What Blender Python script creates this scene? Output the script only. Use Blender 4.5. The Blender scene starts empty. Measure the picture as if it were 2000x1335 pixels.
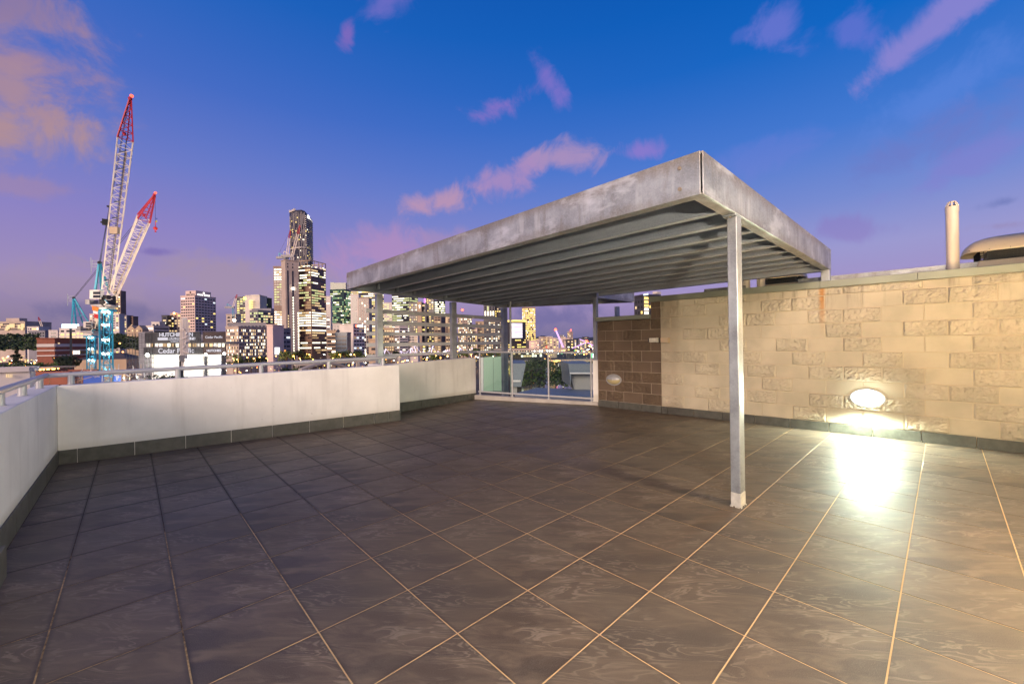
import bpy, bmesh, math, random
from mathutils import Vector, Matrix, noise
random.seed(7)
C = bpy.context.scene.collection
S = 0.45                       # one floor tile = 0.45 m; plan measured in tiles
scn = bpy.context.scene

# ------------------------------------------------------------------ camera
CAM = Vector((-3.3507*S, -6.3639*S, 2.9005*S))
YAW, PIT, ROL, FPX = 0.8172, 0.0013, -0.0143, 791.31
fw = Vector((math.cos(PIT)*math.cos(YAW), math.cos(PIT)*math.sin(YAW), math.sin(PIT)))
rt0 = Vector((math.sin(YAW), -math.cos(YAW), 0)); up0 = rt0.cross(fw)
RT = rt0*math.cos(ROL) + up0*math.sin(ROL)
UP = -rt0*math.sin(ROL) + up0*math.cos(ROL)
def ray(u, v): return fw + RT*((u-1000)/FPX) + UP*((667.5-v)/FPX)
def at(u, v, depth): return CAM + ray(u, v)*depth
cd = bpy.data.cameras.new('camera'); cam = bpy.data.objects.new('camera', cd); C.objects.link(cam)
cd.sensor_width = 36; cd.lens = 36*FPX/2000; cd.clip_start = 0.05; cd.clip_end = 12000
cam.matrix_world = Matrix(((RT.x, UP.x, -fw.x, CAM.x), (RT.y, UP.y, -fw.y, CAM.y), (RT.z, UP.z, -fw.z, CAM.z), (0, 0, 0, 1)))
scn.camera = cam

# ------------------------------------------------------------------ world: dusk sky with clouds
w = bpy.data.worlds.new('World'); scn.world = w; w.use_nodes = True
nt = w.node_tree; nt.nodes.clear(); N = nt.nodes; LK = nt.links
def nd(t, **k):
    n = N.new(t)
    for a, b in k.items(): setattr(n, a, b)
    return n
def put(sock, v):
    if hasattr(v, 'is_output') or isinstance(v, bpy.types.NodeSocket): LK.new(v, sock)
    else: sock.default_value = v
def mth(op, a, b=None, c=None, clamp=False):
    n = nd('ShaderNodeMath', operation=op, use_clamp=clamp); put(n.inputs[0], a)
    if b is not None: put(n.inputs[1], b)
    if c is not None: put(n.inputs[2], c)
    return n.outputs[0]
def vdot(a, b):
    n = nd('ShaderNodeVectorMath', operation='DOT_PRODUCT'); put(n.inputs[0], a); put(n.inputs[1], b); return n.outputs['Value']
def mixc(f, a, b):
    n = nd('ShaderNodeMix', data_type='RGBA'); put(n.inputs[0], f); put(n.inputs[6], a); put(n.inputs[7], b); return n.outputs[2]
def lin(r, g, b):
    f = lambda c: (c/255/12.92) if c/255 <= .04045 else ((c/255+.055)/1.055)**2.4
    return (f(r), f(g), f(b), 1)
tc = nd('ShaderNodeTexCoord'); D = tc.outputs['Generated']
sep = nd('ShaderNodeSeparateXYZ'); LK.new(D, sep.inputs[0])
def ramp(fac, stops):
    r = nd('ShaderNodeValToRGB'); LK.new(fac, r.inputs[0]); e = r.color_ramp.elements
    while len(e) > 1: e.remove(e[-1])
    e[0].position, e[0].color = stops[0][0], stops[0][1]
    for p, c in stops[1:]:
        x = e.new(p); x.color = c
    return r.outputs[0]
el = sep.outputs['Z']
right = ramp(el, [(0, lin(108,108,150)), (.035, lin(134,122,168)), (.09, lin(164,146,196)), (.17, lin(156,154,208)),
                  (.26, lin(118,140,210)), (.38, lin(66,122,210)), (.52, lin(6,102,196)), (.7, lin(0,80,172)), (1, lin(0,58,140))])
left = ramp(el, [(0, lin(112,110,146)), (.05, lin(146,130,160)), (.12, lin(160,142,186)), (.22, lin(142,132,196)),
                 (.33, lin(110,124,200)), (.46, lin(72,108,196)), (.6, lin(34,98,188)), (.8, lin(0,78,168)), (1, lin(0,58,140))])
hd = vdot(D, tuple(RT))                       # toward the right of the skyline the sky is cleaner blue
skyc = mixc(mth('MULTIPLY_ADD', hd, .75, .5, True), left, right)
nz = nd('ShaderNodeTexNoise'); nz.inputs['Scale'].default_value = 4.5; nz.inputs['Detail'].default_value = 6; nz.inputs['Roughness'].default_value = .55
LK.new(D, nz.inputs['Vector'])
nz2 = nd('ShaderNodeTexNoise'); nz2.inputs['Scale'].default_value = 11; nz2.inputs['Detail'].default_value = 7; nz2.inputs['Roughness'].default_value = .62; nz2.inputs['Distortion'].default_value = .5
LK.new(D, nz2.inputs['Vector'])
wob = mth('ADD', mth('MULTIPLY', mth('SUBTRACT', nz.outputs[0], .5), 2.2), mth('MULTIPLY', mth('SUBTRACT', nz2.outputs[0], .5), 3.4))
PK, TN, VI, GB, MV = lin(176,146,188), lin(172,138,160), lin(140,120,205), lin(96,98,150), lin(166,146,170)
clouds = [((10,85),(235,128),.72,1,lin(160,132,162)), ((0,250),(185,262),.50,1,lin(174,142,154)), ((10,170),(120,165),.8,.9,lin(168,138,158)), ((-10,-20),(120,-30),.9,.85,lin(140,122,165)),
 ((30,362),(150,378),.28,.42,TN), ((760,-5),(700,60),.45,.5,VI), ((680,66),(668,100),.5,.6,lin(150,110,190)),
 ((980,205),(1050,180),.42,.7,lin(160,120,200)), ((1076,165),(1100,205),.45,.55,lin(150,120,205)), ((1095,306),(1185,296),.30,.85,PK), ((975,352),(1060,330),.38,.85,lin(170,140,192)),
 ((865,391),(940,378),.34,.95,lin(184,148,182)), ((1250,296),(1300,290),.42,.6,lin(160,125,205)), ((1525,62),(1580,78),.55,.65,lin(118,122,212)), ((1440,70),(1466,60),.6,.45,lin(90,112,205)),
 ((1672,62),(1705,90),.75,.6,lin(110,118,212)), ((1800,70),(1940,-40),.34,.8,lin(146,136,210)), ((1815,190),(1980,80),.40,.5,lin(98,136,222)), 
 ((1840,262),(2060,180),.36,.6,lin(112,122,196)), ((1900,310),(2060,240),.34,.55,lin(134,128,206)), ((1500,300),(1640,262),.3,.3,lin(120,130,215)), ((1650,452),(1720,455),.42,.45,lin(140,118,190)), 
 ((745,492),(830,478),.55,.75,lin(180,142,190)), ((870,468),(930,462),.4,.6,lin(172,142,184)),
 ((450,545),(620,560),.32,.75,MV), ((120,560),(340,575),.24,.55,MV), ((304,491),(345,491),.28,.7,lin(122,108,180)), ((200,610),(420,618),.14,.5,GB), 
 ((1960,395),(2030,380),.3,.5,lin(92,108,172)), ((1960,440),(2060,430),.22,.5,lin(150,130,170)), ((1080,622),(1220,606),.24,.75,lin(112,108,160))]
for (p, q, ra, st, col) in clouds:
    c = ray(*p).normalized(); r2 = ray(*q); r2 = r2/r2.dot(c) - c; A = r2.length; e1 = r2.normalized(); e2 = c.cross(e1)
    dc = mth('MAXIMUM', vdot(D, tuple(c)), .05)
    a_ = mth('DIVIDE', vdot(D, tuple(e1/A)), dc); b_ = mth('DIVIDE', vdot(D, tuple(e2/(A*ra))), dc)
    d_ = mth('SQRT', mth('ADD', mth('MULTIPLY', a_, a_), mth('MULTIPLY', b_, b_)))
    m_ = mth('SUBTRACT', mth('ADD', wob, 1.0), d_)
    mr = nd('ShaderNodeMapRange', interpolation_type='SMOOTHSTEP'); put(mr.inputs[0], m_); mr.inputs[1].default_value = -.25; mr.inputs[2].default_value = .85
    mr.inputs[3].default_value = 0; mr.inputs[4].default_value = st
    skyc = mixc(mr.outputs[0], skyc, col)
below = mth('GREATER_THAN', 0.0, el)
skyc = mixc(below, skyc, lin(40,42,58))
bg = nd('ShaderNodeBackground'); LK.new(skyc, bg.inputs[0]); bg.inputs[1].default_value = 1.0
w.cycles.sampling_method = 'MANUAL'; w.cycles.sample_map_resolution = 256
scn.cycles.adaptive_threshold = .025; scn.cycles.max_bounces = 6; scn.cycles.diffuse_bounces = 3; scn.cycles.glossy_bounces = 3; scn.cycles.transparent_max_bounces = 8
wo = nd('ShaderNodeOutputWorld'); LK.new(bg.outputs[0], wo.inputs[0])

# afterglow of the sun already down, low in the west behind the camera
sd = bpy.data.lights.new('afterglow', 'SUN'); sd.energy = 4.2; sd.angle = math.radians(30); sd.color = (1, .74, .58)
sun = bpy.data.objects.new('afterglow', sd); C.objects.link(sun)
sun.rotation_euler = (math.radians(74), 0, YAW - math.pi/2 - .35)
scn.view_settings.view_transform = 'Standard'; scn.view_settings.look = 'None'
scn.view_settings.exposure = 0; scn.view_settings.gamma = 1; scn.view_settings.use_curve_mapping = False

# ---- light levels (lamps of the place)
L_BULK = 290; L_CITY = 1.6
LAMPS = [(4.35, 3.4, 200, (1, .76, .44), 'lit amber bulkhead lamp on the house wall level with the main post', 'lens_amb'),
         (9.6, 3.6, 82, (1, .68, .34), 'lit amber bulkhead lamp on the house wall near the block wall corner', 'lens_amb'),
         (-1.6, 3.9, 400, (1, .88, .70), 'lit warm white bulkhead lamp on the house wall behind the viewer', 'lens_wm')]
# ------------------------------------------------------------------ materials
def mat(name, col, rough=.6, metal=0, em=None, es=0, bump=0, bscale=30, var=0, vscale=3, spec=.5):
    m = bpy.data.materials.new(name); m.use_nodes = True; t = m.node_tree; b = t.nodes['Principled BSDF']
    b.inputs['Base Color'].default_value = (*col[:3], 1); b.inputs['Roughness'].default_value = rough; b.inputs['Metallic'].default_value = metal
    b.inputs['Specular IOR Level'].default_value = spec
    if em: b.inputs['Emission Color'].default_value = (*em[:3], 1); b.inputs['Emission Strength'].default_value = es
    if var or bump:
        g = t.nodes.new('ShaderNodeNewGeometry')
    if var:
        n = t.nodes.new('ShaderNodeTexNoise'); n.inputs['Scale'].default_value = vscale; n.inputs['Detail'].default_value = 6
        t.links.new(g.outputs['Position'], n.inputs['Vector'])
        mx = t.nodes.new('ShaderNodeMix'); mx.data_type = 'RGBA'
        mr = t.nodes.new('ShaderNodeMapRange'); mr.inputs[1].default_value = .3; mr.inputs[2].default_value = .7
        t.links.new(n.outputs[0], mr.inputs[0]); t.links.new(mr.outputs[0], mx.inputs[0])
        mx.inputs[6].default_value = (*[max(0, c*(1-var)) for c in col[:3]], 1); mx.inputs[7].default_value = (*[min(1, c*(1+var)) for c in col[:3]], 1)
        t.links.new(mx.outputs[2], b.inputs['Base Color'])
    if bump:
        n = t.nodes.new('ShaderNodeTexNoise'); n.inputs['Scale'].default_value = bscale; n.inputs['Detail'].default_value = 5
        t.links.new(g.outputs['Position'], n.inputs['Vector'])
        bp = t.nodes.new('ShaderNodeBump'); bp.inputs['Strength'].default_value = bump; bp.inputs['Distance'].default_value = .02
        t.links.new(n.outputs[0], bp.inputs['Height']); t.links.new(bp.outputs[0], b.inputs['Normal'])
    return m
def emi(name, col, s): return mat(name, (0.02, 0.02, 0.02), .5, 0, col, s)
M = {}
def T(m): return m.node_tree
class G:      # tiny node helper for object materials
    def __init__(s, m): s.t = m.node_tree; s.b = s.t.nodes['Principled BSDF']
    def n(s, ty, **k):
        x = s.t.nodes.new(ty)
        for a, b in k.items(): setattr(x, a, b)
        return x
    def p(s, sock, v):
        if isinstance(v, bpy.types.NodeSocket): s.t.links.new(v, sock)
        else: sock.default_value = v
    def m(s, op, a, b=None, c=None, clamp=False):
        x = s.n('ShaderNodeMath', operation=op, use_clamp=clamp); s.p(x.inputs[0], a)
        if b is not None: s.p(x.inputs[1], b)
        if c is not None: s.p(x.inputs[2], c)
        return x.outputs[0]
    def mix(s, f, a, b):
        x = s.n('ShaderNodeMix', data_type='RGBA'); s.p(x.inputs[0], f); s.p(x.inputs[6], a); s.p(x.inputs[7], b); return x.outputs[2]
    def noise(s, vec, sc, det=5, rough=.5, dist=0):
        x = s.n('ShaderNodeTexNoise'); x.inputs['Scale'].default_value = sc; x.inputs['Detail'].default_value = det
        x.inputs['Roughness'].default_value = rough; x.inputs['Distortion'].default_value = dist; s.p(x.inputs['Vector'], vec); return x.outputs[0]
    def rng(s, v, a, b, c=0., d=1.):
        x = s.n('ShaderNodeMapRange', interpolation_type='SMOOTHSTEP'); s.p(x.inputs[0], v)
        for i, q in enumerate((a, b, c, d)): x.inputs[i+1].default_value = q
        return x.outputs[0]
    def scalev(s, v, sc):
        x = s.n('ShaderNodeVectorMath', operation='MULTIPLY'); s.p(x.inputs[0], v); x.inputs[1].default_value = sc; return x.outputs[0]
    def bump(s, h, st, d):
        x = s.n('ShaderNodeBump'); x.inputs['Strength'].default_value = st; x.inputs['Distance'].default_value = d; s.p(x.inputs['Height'], h)
        s.t.links.new(x.outputs[0], s.b.inputs['Normal'])

def tile_mat():
    m = mat('stone_look_tile', (.08, .07, .066), .3); g = G(m)
    oi = g.n('ShaderNodeObjectInfo'); geo = g.n('ShaderNodeTexCoord')
    # the same few prints repeat, each tile laid with a random print
    off = g.n('ShaderNodeCombineXYZ'); k = g.m('FLOOR', g.m('MULTIPLY', oi.outputs['Random'], 5.0))
    g.p(off.inputs[0], g.m('MULTIPLY', k, 3.1)); g.p(off.inputs[1], g.m('MULTIPLY', k, 1.7)); g.p(off.inputs[2], g.m('MULTIPLY', k, 5.3))
    add = g.n('ShaderNodeVectorMath', operation='ADD'); g.p(add.inputs[0], geo.outputs['Object']); g.p(add.inputs[1], off.outputs[0])
    rot = g.n('ShaderNodeVectorRotate', rotation_type='Z_AXIS'); rot.inputs['Angle'].default_value = .8; g.p(rot.inputs['Vector'], add.outputs[0])
    v = g.scalev(rot.outputs[0], (.8, 3.4, 1))
    w1 = g.n('ShaderNodeTexNoise'); w1.inputs['Scale'].default_value = 1.6; w1.inputs['Detail'].default_value = 3; g.p(w1.inputs['Vector'], v)
    wv = g.n('ShaderNodeVectorMath', operation='MULTIPLY_ADD'); g.p(wv.inputs[0], w1.outputs['Color']); wv.inputs[1].default_value = (.9, .9, 0); g.p(wv.inputs[2], v)
    body = g.noise(wv.outputs[0], 1.25, 6, .56)
    fine = g.noise(wv.outputs[0], 4.2, 8, .62, .3)
    vein = g.m('SUBTRACT', 1.0, g.m('MULTIPLY', g.m('ABSOLUTE', g.m('SUBTRACT', g.m('FRACT', g.m('MULTIPLY', body, 17.0)), .5)), 2.0))
    sel = g.rng(g.noise(g.scalev(rot.outputs[0], (1.6, 2.4, 1)), 1.1, 2), .42, .58)
    vm = g.m('MULTIPLY', g.rng(vein, .55, 1.0), sel)
    gr = g.noise(geo.outputs['Object'], 240, 2)
    c = g.mix(g.rng(fine, .35, .7), (.060, .041, .029, 1), (.145, .103, .071, 1))
    c = g.mix(g.m('MULTIPLY', g.rng(body, .50, .62), .8), c, (.026, .020, .019, 1))
    c = g.mix(g.m('MULTIPLY', vm, .8), c, (.25, .195, .15, 1))
    c = g.mix(g.rng(gr, .35, .75, 0, .42), c, (.16, .13, .11, 1))
    c = g.mix(g.m('MULTIPLY', oi.outputs['Random'], .5), c, (.105, .080, .060, 1))
    geo2 = g.n('ShaderNodeNewGeometry')
    dirt = g.noise(geo2.outputs['Position'], 1.1, 5, .6)
    c = g.mix(g.rng(dirt, .45, .75, 0, .18), c, (.055, .042, .032, 1))
    g.p(g.b.inputs['Base Color'], c)
    # grime gathered along the joints
    so = g.n('ShaderNodeSeparateXYZ'); g.p(so.inputs[0], geo.outputs['Object'])
    ex = g.m('MINIMUM', so.outputs[0], g.m('SUBTRACT', S, so.outputs[0])); ey = g.m('MINIMUM', so.outputs[1], g.m('SUBTRACT', S, so.outputs[1])); ed = g.m('MINIMUM', ex, ey)
    gm = g.noise(geo2.outputs['Position'], 2.3, 4, .6); sx = g.n('ShaderNodeSeparateXYZ'); g.p(sx.inputs[0], geo2.outputs['Position'])
    far = g.rng(g.m('ADD', g.m('MULTIPLY', sx.outputs[1], .5), g.m('MULTIPLY', sx.outputs[0], -.12)), -1.6, 1.4, .25, 1.0)
    wd = g.m('MULTIPLY', g.m('SUBTRACT', 1.0, g.rng(g.m('ADD', ed, g.m('MULTIPLY', g.m('SUBTRACT', gm, .5), .02)), .004, .022)), far)
    c = g.mix(g.m('MULTIPLY', wd, .72), c, (.016, .011, .008, 1))
    dr = g.noise(geo2.outputs['Position'], .55, 6, .62); c = g.mix(g.rng(dr, .5, .72, 0, .38), c, (.15, .12, .09, 1))
    sc = g.noise(geo2.outputs['Position'], 38, 2); c = g.mix(g.rng(sc, .76, .80, 0, .5), c, (.3, .25, .2, 1))
    g.p(g.b.inputs['Base Color'], c); g.b.inputs['Specular IOR Level'].default_value = .5
    g.p(g.b.inputs['Roughness'], g.m('ADD', g.rng(dirt, .3, .7, .42, .58), g.m('MULTIPLY', gr, .08)))
    h = g.m('ADD', g.m('MULTIPLY', fine, .5), g.m('MULTIPLY', gr, .3)); g.bump(h, .18, .004)
    return m
def grout_mat():
    m = mat('grout', (.3, .2, .1), .85); g = G(m); geo = g.n('ShaderNodeNewGeometry'); sp = g.n('ShaderNodeSeparateXYZ'); g.p(sp.inputs[0], geo.outputs['Position'])
    n = g.noise(geo.outputs['Position'], 1.0, 4); n2 = g.noise(geo.outputs['Position'], 26, 4, .7)
    k = g.m('ADD', g.m('MULTIPLY', sp.outputs[1], -.42), g.m('MULTIPLY', g.m('SUBTRACT', n, .5), 3.2))
    k = g.m('ADD', k, g.m('MULTIPLY', sp.outputs[0], .12))
    k = g.m('ADD', k, g.m('MULTIPLY', g.m('SUBTRACT', n2, .5), 1.4))
    c = g.mix(g.rng(k, -.75, .25), (.028, .017, .010, 1), (.50, .33, .17, 1)); g.p(g.b.inputs['Base Color'], c); return m
def block_mat(name, col, dark, rough_face):
    m = mat(name, col, .85); g = G(m); geo = g.n('ShaderNodeNewGeometry'); oi = g.n('ShaderNodeObjectInfo'); P = geo.outputs['Position']
    sp = g.n('ShaderNodeSeparateXYZ'); g.p(sp.inputs[0], P)
    n = g.noise(P, 3, 6); f = g.noise(P, 70, 6, .7)
    c = g.mix(g.rng(n, .3, .7), (*[x*.86 for x in col], 1), (*[min(1, x*1.08) for x in col], 1))
    c = g.mix(g.m('MULTIPLY', oi.outputs['Random'], .25), c, (*[x*.8 for x in col], 1))
    # dirt runs below the cap
    run = g.noise(g.scalev(P, (9, 9, .8)), 1.0, 5, .6)
    top = g.rng(sp.outputs[2], 1.55, 1.98)
    c = g.mix(g.m('MULTIPLY', g.m('MULTIPLY', top, g.rng(run, .52, .72)), .55), c, (.06, .05, .035, 1))
    if not dark:   # rust run from the bolted stub post on the wall top
        yy = g.m('ABSOLUTE', g.m('SUBTRACT', sp.outputs[1], RUSTY)); wv = g.m('ADD', yy, g.m('MULTIPLY', g.m('SUBTRACT', f, .5), .05))
        mk = g.m('MULTIPLY', g.m('SUBTRACT', 1.0, g.rng(wv, .005, .05)), g.rng(sp.outputs[2], 1.25, 1.95)); c = g.mix(g.m('MULTIPLY', mk, .8), c, (.45, .19, .03, 1))
    else:
        ef = g.rng(g.noise(g.scalev(P, (16, 16, 1.6)), 1.0, 3), .62, .75)
        c = g.mix(g.m('MULTIPLY', ef, .25), c, (.35, .27, .2, 1))
    g.p(g.b.inputs['Base Color'], c)
    if rough_face: g.bump(g.m('ADD', g.noise(P, 32, 8, .8), g.m('MULTIPLY', f, .5)), .75, .011)
    else: g.bump(g.m('ADD', f, g.noise(P, 220, 3)), .35, .003)
    return m
RUSTY = -3.78*S
def galv_mat(name, base=(.30, .32, .34), streak=.6, metal=.55, rough=.42, dv=1.0):
    m = mat(name, base, rough, metal); g = G(m); geo = g.n('ShaderNodeNewGeometry'); P = geo.outputs['Position']
    n = g.noise(P, 2.2, 7, .6); st = g.noise(g.scalev(P, (5, 5, .7)), 2.0, 6, .65); sp_ = g.n('ShaderNodeTexVoronoi'); sp_.inputs['Scale'].default_value = 90; g.p(sp_.inputs['Vector'], P)
    c = g.mix(g.rng(n, .32, .68), (*[x*(1-.38*dv) for x in base], 1), (*[min(1, x*(1+.25*dv)) for x in base], 1))
    c = g.mix(g.m('MULTIPLY', g.rng(st, .5, .68), streak), c, (.17, .145, .12, 1))
    c = g.mix(g.m('MULTIPLY', g.rng(g.noise(g.scalev(P, (7, 7, .9)), 1.3, 5), .55, .72), streak*.8), c, (.62, .63, .62, 1))
    if 'beam' in name:
        sz = g.n('ShaderNodeSeparateXYZ'); g.p(sz.inputs[0], P); zz = g.m('ADD', sz.outputs[2], g.m('MULTIPLY', g.m('SUBTRACT', g.noise(g.scalev(P, (2.2, 2.2, .5)), 1.0, 6, .65), .5), .30))
        c = g.mix(g.rng(zz, 2.44, 2.55, 0, .75), c, (.20, .165, .125, 1)); c = g.mix(g.rng(zz, 2.345, 2.28, 0, .5), c, (.17, .15, .12, 1))
        c = g.mix(g.m('MULTIPLY', g.rng(g.noise(g.scalev(P, (1.2, 1.2, 3)), 1.6, 7, .65), .5, .66), .55), c, (.66, .68, .69, 1))
    vs = g.n('ShaderNodeSeparateColor'); g.p(vs.inputs[0], sp_.outputs['Color'])
    c = g.mix(g.m('MULTIPLY', vs.outputs[0], .14), c, (.62, .64, .66, 1))
    g.p(g.b.inputs['Base Color'], c); g.p(g.b.inputs['Roughness'], g.m('ADD', rough-.08, g.m('MULTIPLY', vs.outputs[1], .2)))
    g.bump(g.m('ADD', n, g.m('MULTIPLY', st, .4)), .15, .01)
    return m
def render_mat():
    m = mat('painted_render', (.66, .64, .61), .75); g = G(m); geo = g.n('ShaderNodeNewGeometry'); P = geo.outputs['Position']
    a = g.noise(P, 1.2, 6, .6); run = g.noise(g.scalev(P, (6, 6, .6)), 1.2, 5); f = g.noise(P, 130, 4)
    c = g.mix(g.rng(a, .3, .7), (.66, .645, .61, 1), (.79, .775, .735, 1))
    c = g.mix(g.rng(run, .52, .75, 0, .3), c, (.42, .40, .36, 1)); sz = g.n('ShaderNodeSeparateXYZ'); g.p(sz.inputs[0], P); c = g.mix(g.m('MULTIPLY', g.rng(sz.outputs[2], .26, .17), g.rng(a, .35, .65, .1, .5)), c, (.40, .36, .28, 1))
    c = g.mix(g.rng(g.noise(P, 14, 3), .72, .78, 0, .35), c, (.35, .33, .3, 1))
    g.p(g.b.inputs['Base Color'], c); g.bump(g.m('ADD', f, g.m('MULTIPLY', g.noise(P, 9, 3), .6)), .3, .004); return m
def skirt_mat():
    m = mat('skirting_tile_grey', (.075, .075, .062), .5); g = G(m); geo = g.n('ShaderNodeNewGeometry'); oi = g.n('ShaderNodeObjectInfo')
    f = g.noise(geo.outputs['Position'], 12, 6, .6)
    c = g.mix(g.rng(f, .3, .7), (.058, .058, .050, 1), (.095, .095, .082, 1)); c = g.mix(g.m('MULTIPLY', oi.outputs['Random'], .3), c, (.05, .05, .042, 1))
    g.p(g.b.inputs['Base Color'], c); g.bump(f, .1, .004); return m
M['tile'] = tile_mat(); M['grout'] = grout_mat(); M['render'] = render_mat(); M['skirt'] = skirt_mat()
CREAM = (.50, .445, .335); BROWN = (.115, .08, .055)
M['cream_s'] = block_mat('cream_block_smooth', CREAM, False, False); M['cream_r'] = block_mat('cream_block_split', CREAM, False, True)
M['brown_s'] = block_mat('brown_block_smooth', BROWN, True, False); M['brown_r'] = block_mat('brown_block_split', (.105, .073, .048), True, True)
M['mortar_c'] = mat('cream_mortar', (.50, .43, .31), .9, bump=.3); M['mortar_b'] = mat('pale_mortar', (.32, .26, .2), .9, bump=.3)
M['galv'] = galv_mat('galvanised_beam', (.31, .325, .34), .55, .4, .4); M['galv_d'] = galv_mat('galvanised_purlin', (.33, .355, .40), .04, .3, .40, .25); M['galv_p'] = galv_mat('galvanised_post', (.34, .36, .37), .25, .45, .4)
M['cap'] = mat('grey_green_flashing', (.22, .235, .185), .45, .2, var=.15, vscale=2, bump=.1)
M['rail'] = mat('silver_grey_paint', (.38, .39, .41), .38, .25, var=.06)
M['slat'] = mat('pale_grey_paint', (.50, .50, .50), .5, .1, var=.06)
M['white'] = mat('white_paint', (.72, .71, .68), .5, var=.06); M['galv_w'] = mat('off_white_primer', (.56, .53, .46), .6, var=.2, vscale=20, bump=.4)
M['cream_m'] = mat('cream_painted_metal', (.62, .50, .33), .45, .1, var=.06); M['pvc'] = mat('cream_pvc', (.66, .56, .42), .45, var=.05)
M['black'] = mat('black', (.012, .012, .012), .6); M['bolt'] = mat('bolt_head', (.30, .24, .17), .5, .6)
M['dark_metal'] = mat('dark_steel', (.05, .055, .06), .5, .5)
def glass_mat(name, tint, refl=.06, haze=0):
    m = bpy.data.materials.new(name); m.use_nodes = True; t = m.node_tree; t.nodes.clear()
    o = t.nodes.new('ShaderNodeOutputMaterial'); tr = t.nodes.new('ShaderNodeBsdfTransparent'); tr.inputs[0].default_value = (*tint, 1)
    gl = t.nodes.new('ShaderNodeBsdfGlossy'); gl.inputs['Roughness'].default_value = .02; gl.inputs[0].default_value = (.9, 1, .95, 1)
    fr = t.nodes.new('ShaderNodeFresnel'); fr.inputs[0].default_value = 1.45; mx = t.nodes.new('ShaderNodeMixShader')
    t.links.new(fr.outputs[0], mx.inputs[0]); t.links.new(tr.outputs[0], mx.inputs[1]); t.links.new(gl.outputs[0], mx.inputs[2]); t.links.new(mx.outputs[0], o.inputs[0]); return m
M['glass'] = glass_mat('clear_glass', (.86, .93, .90))

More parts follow.
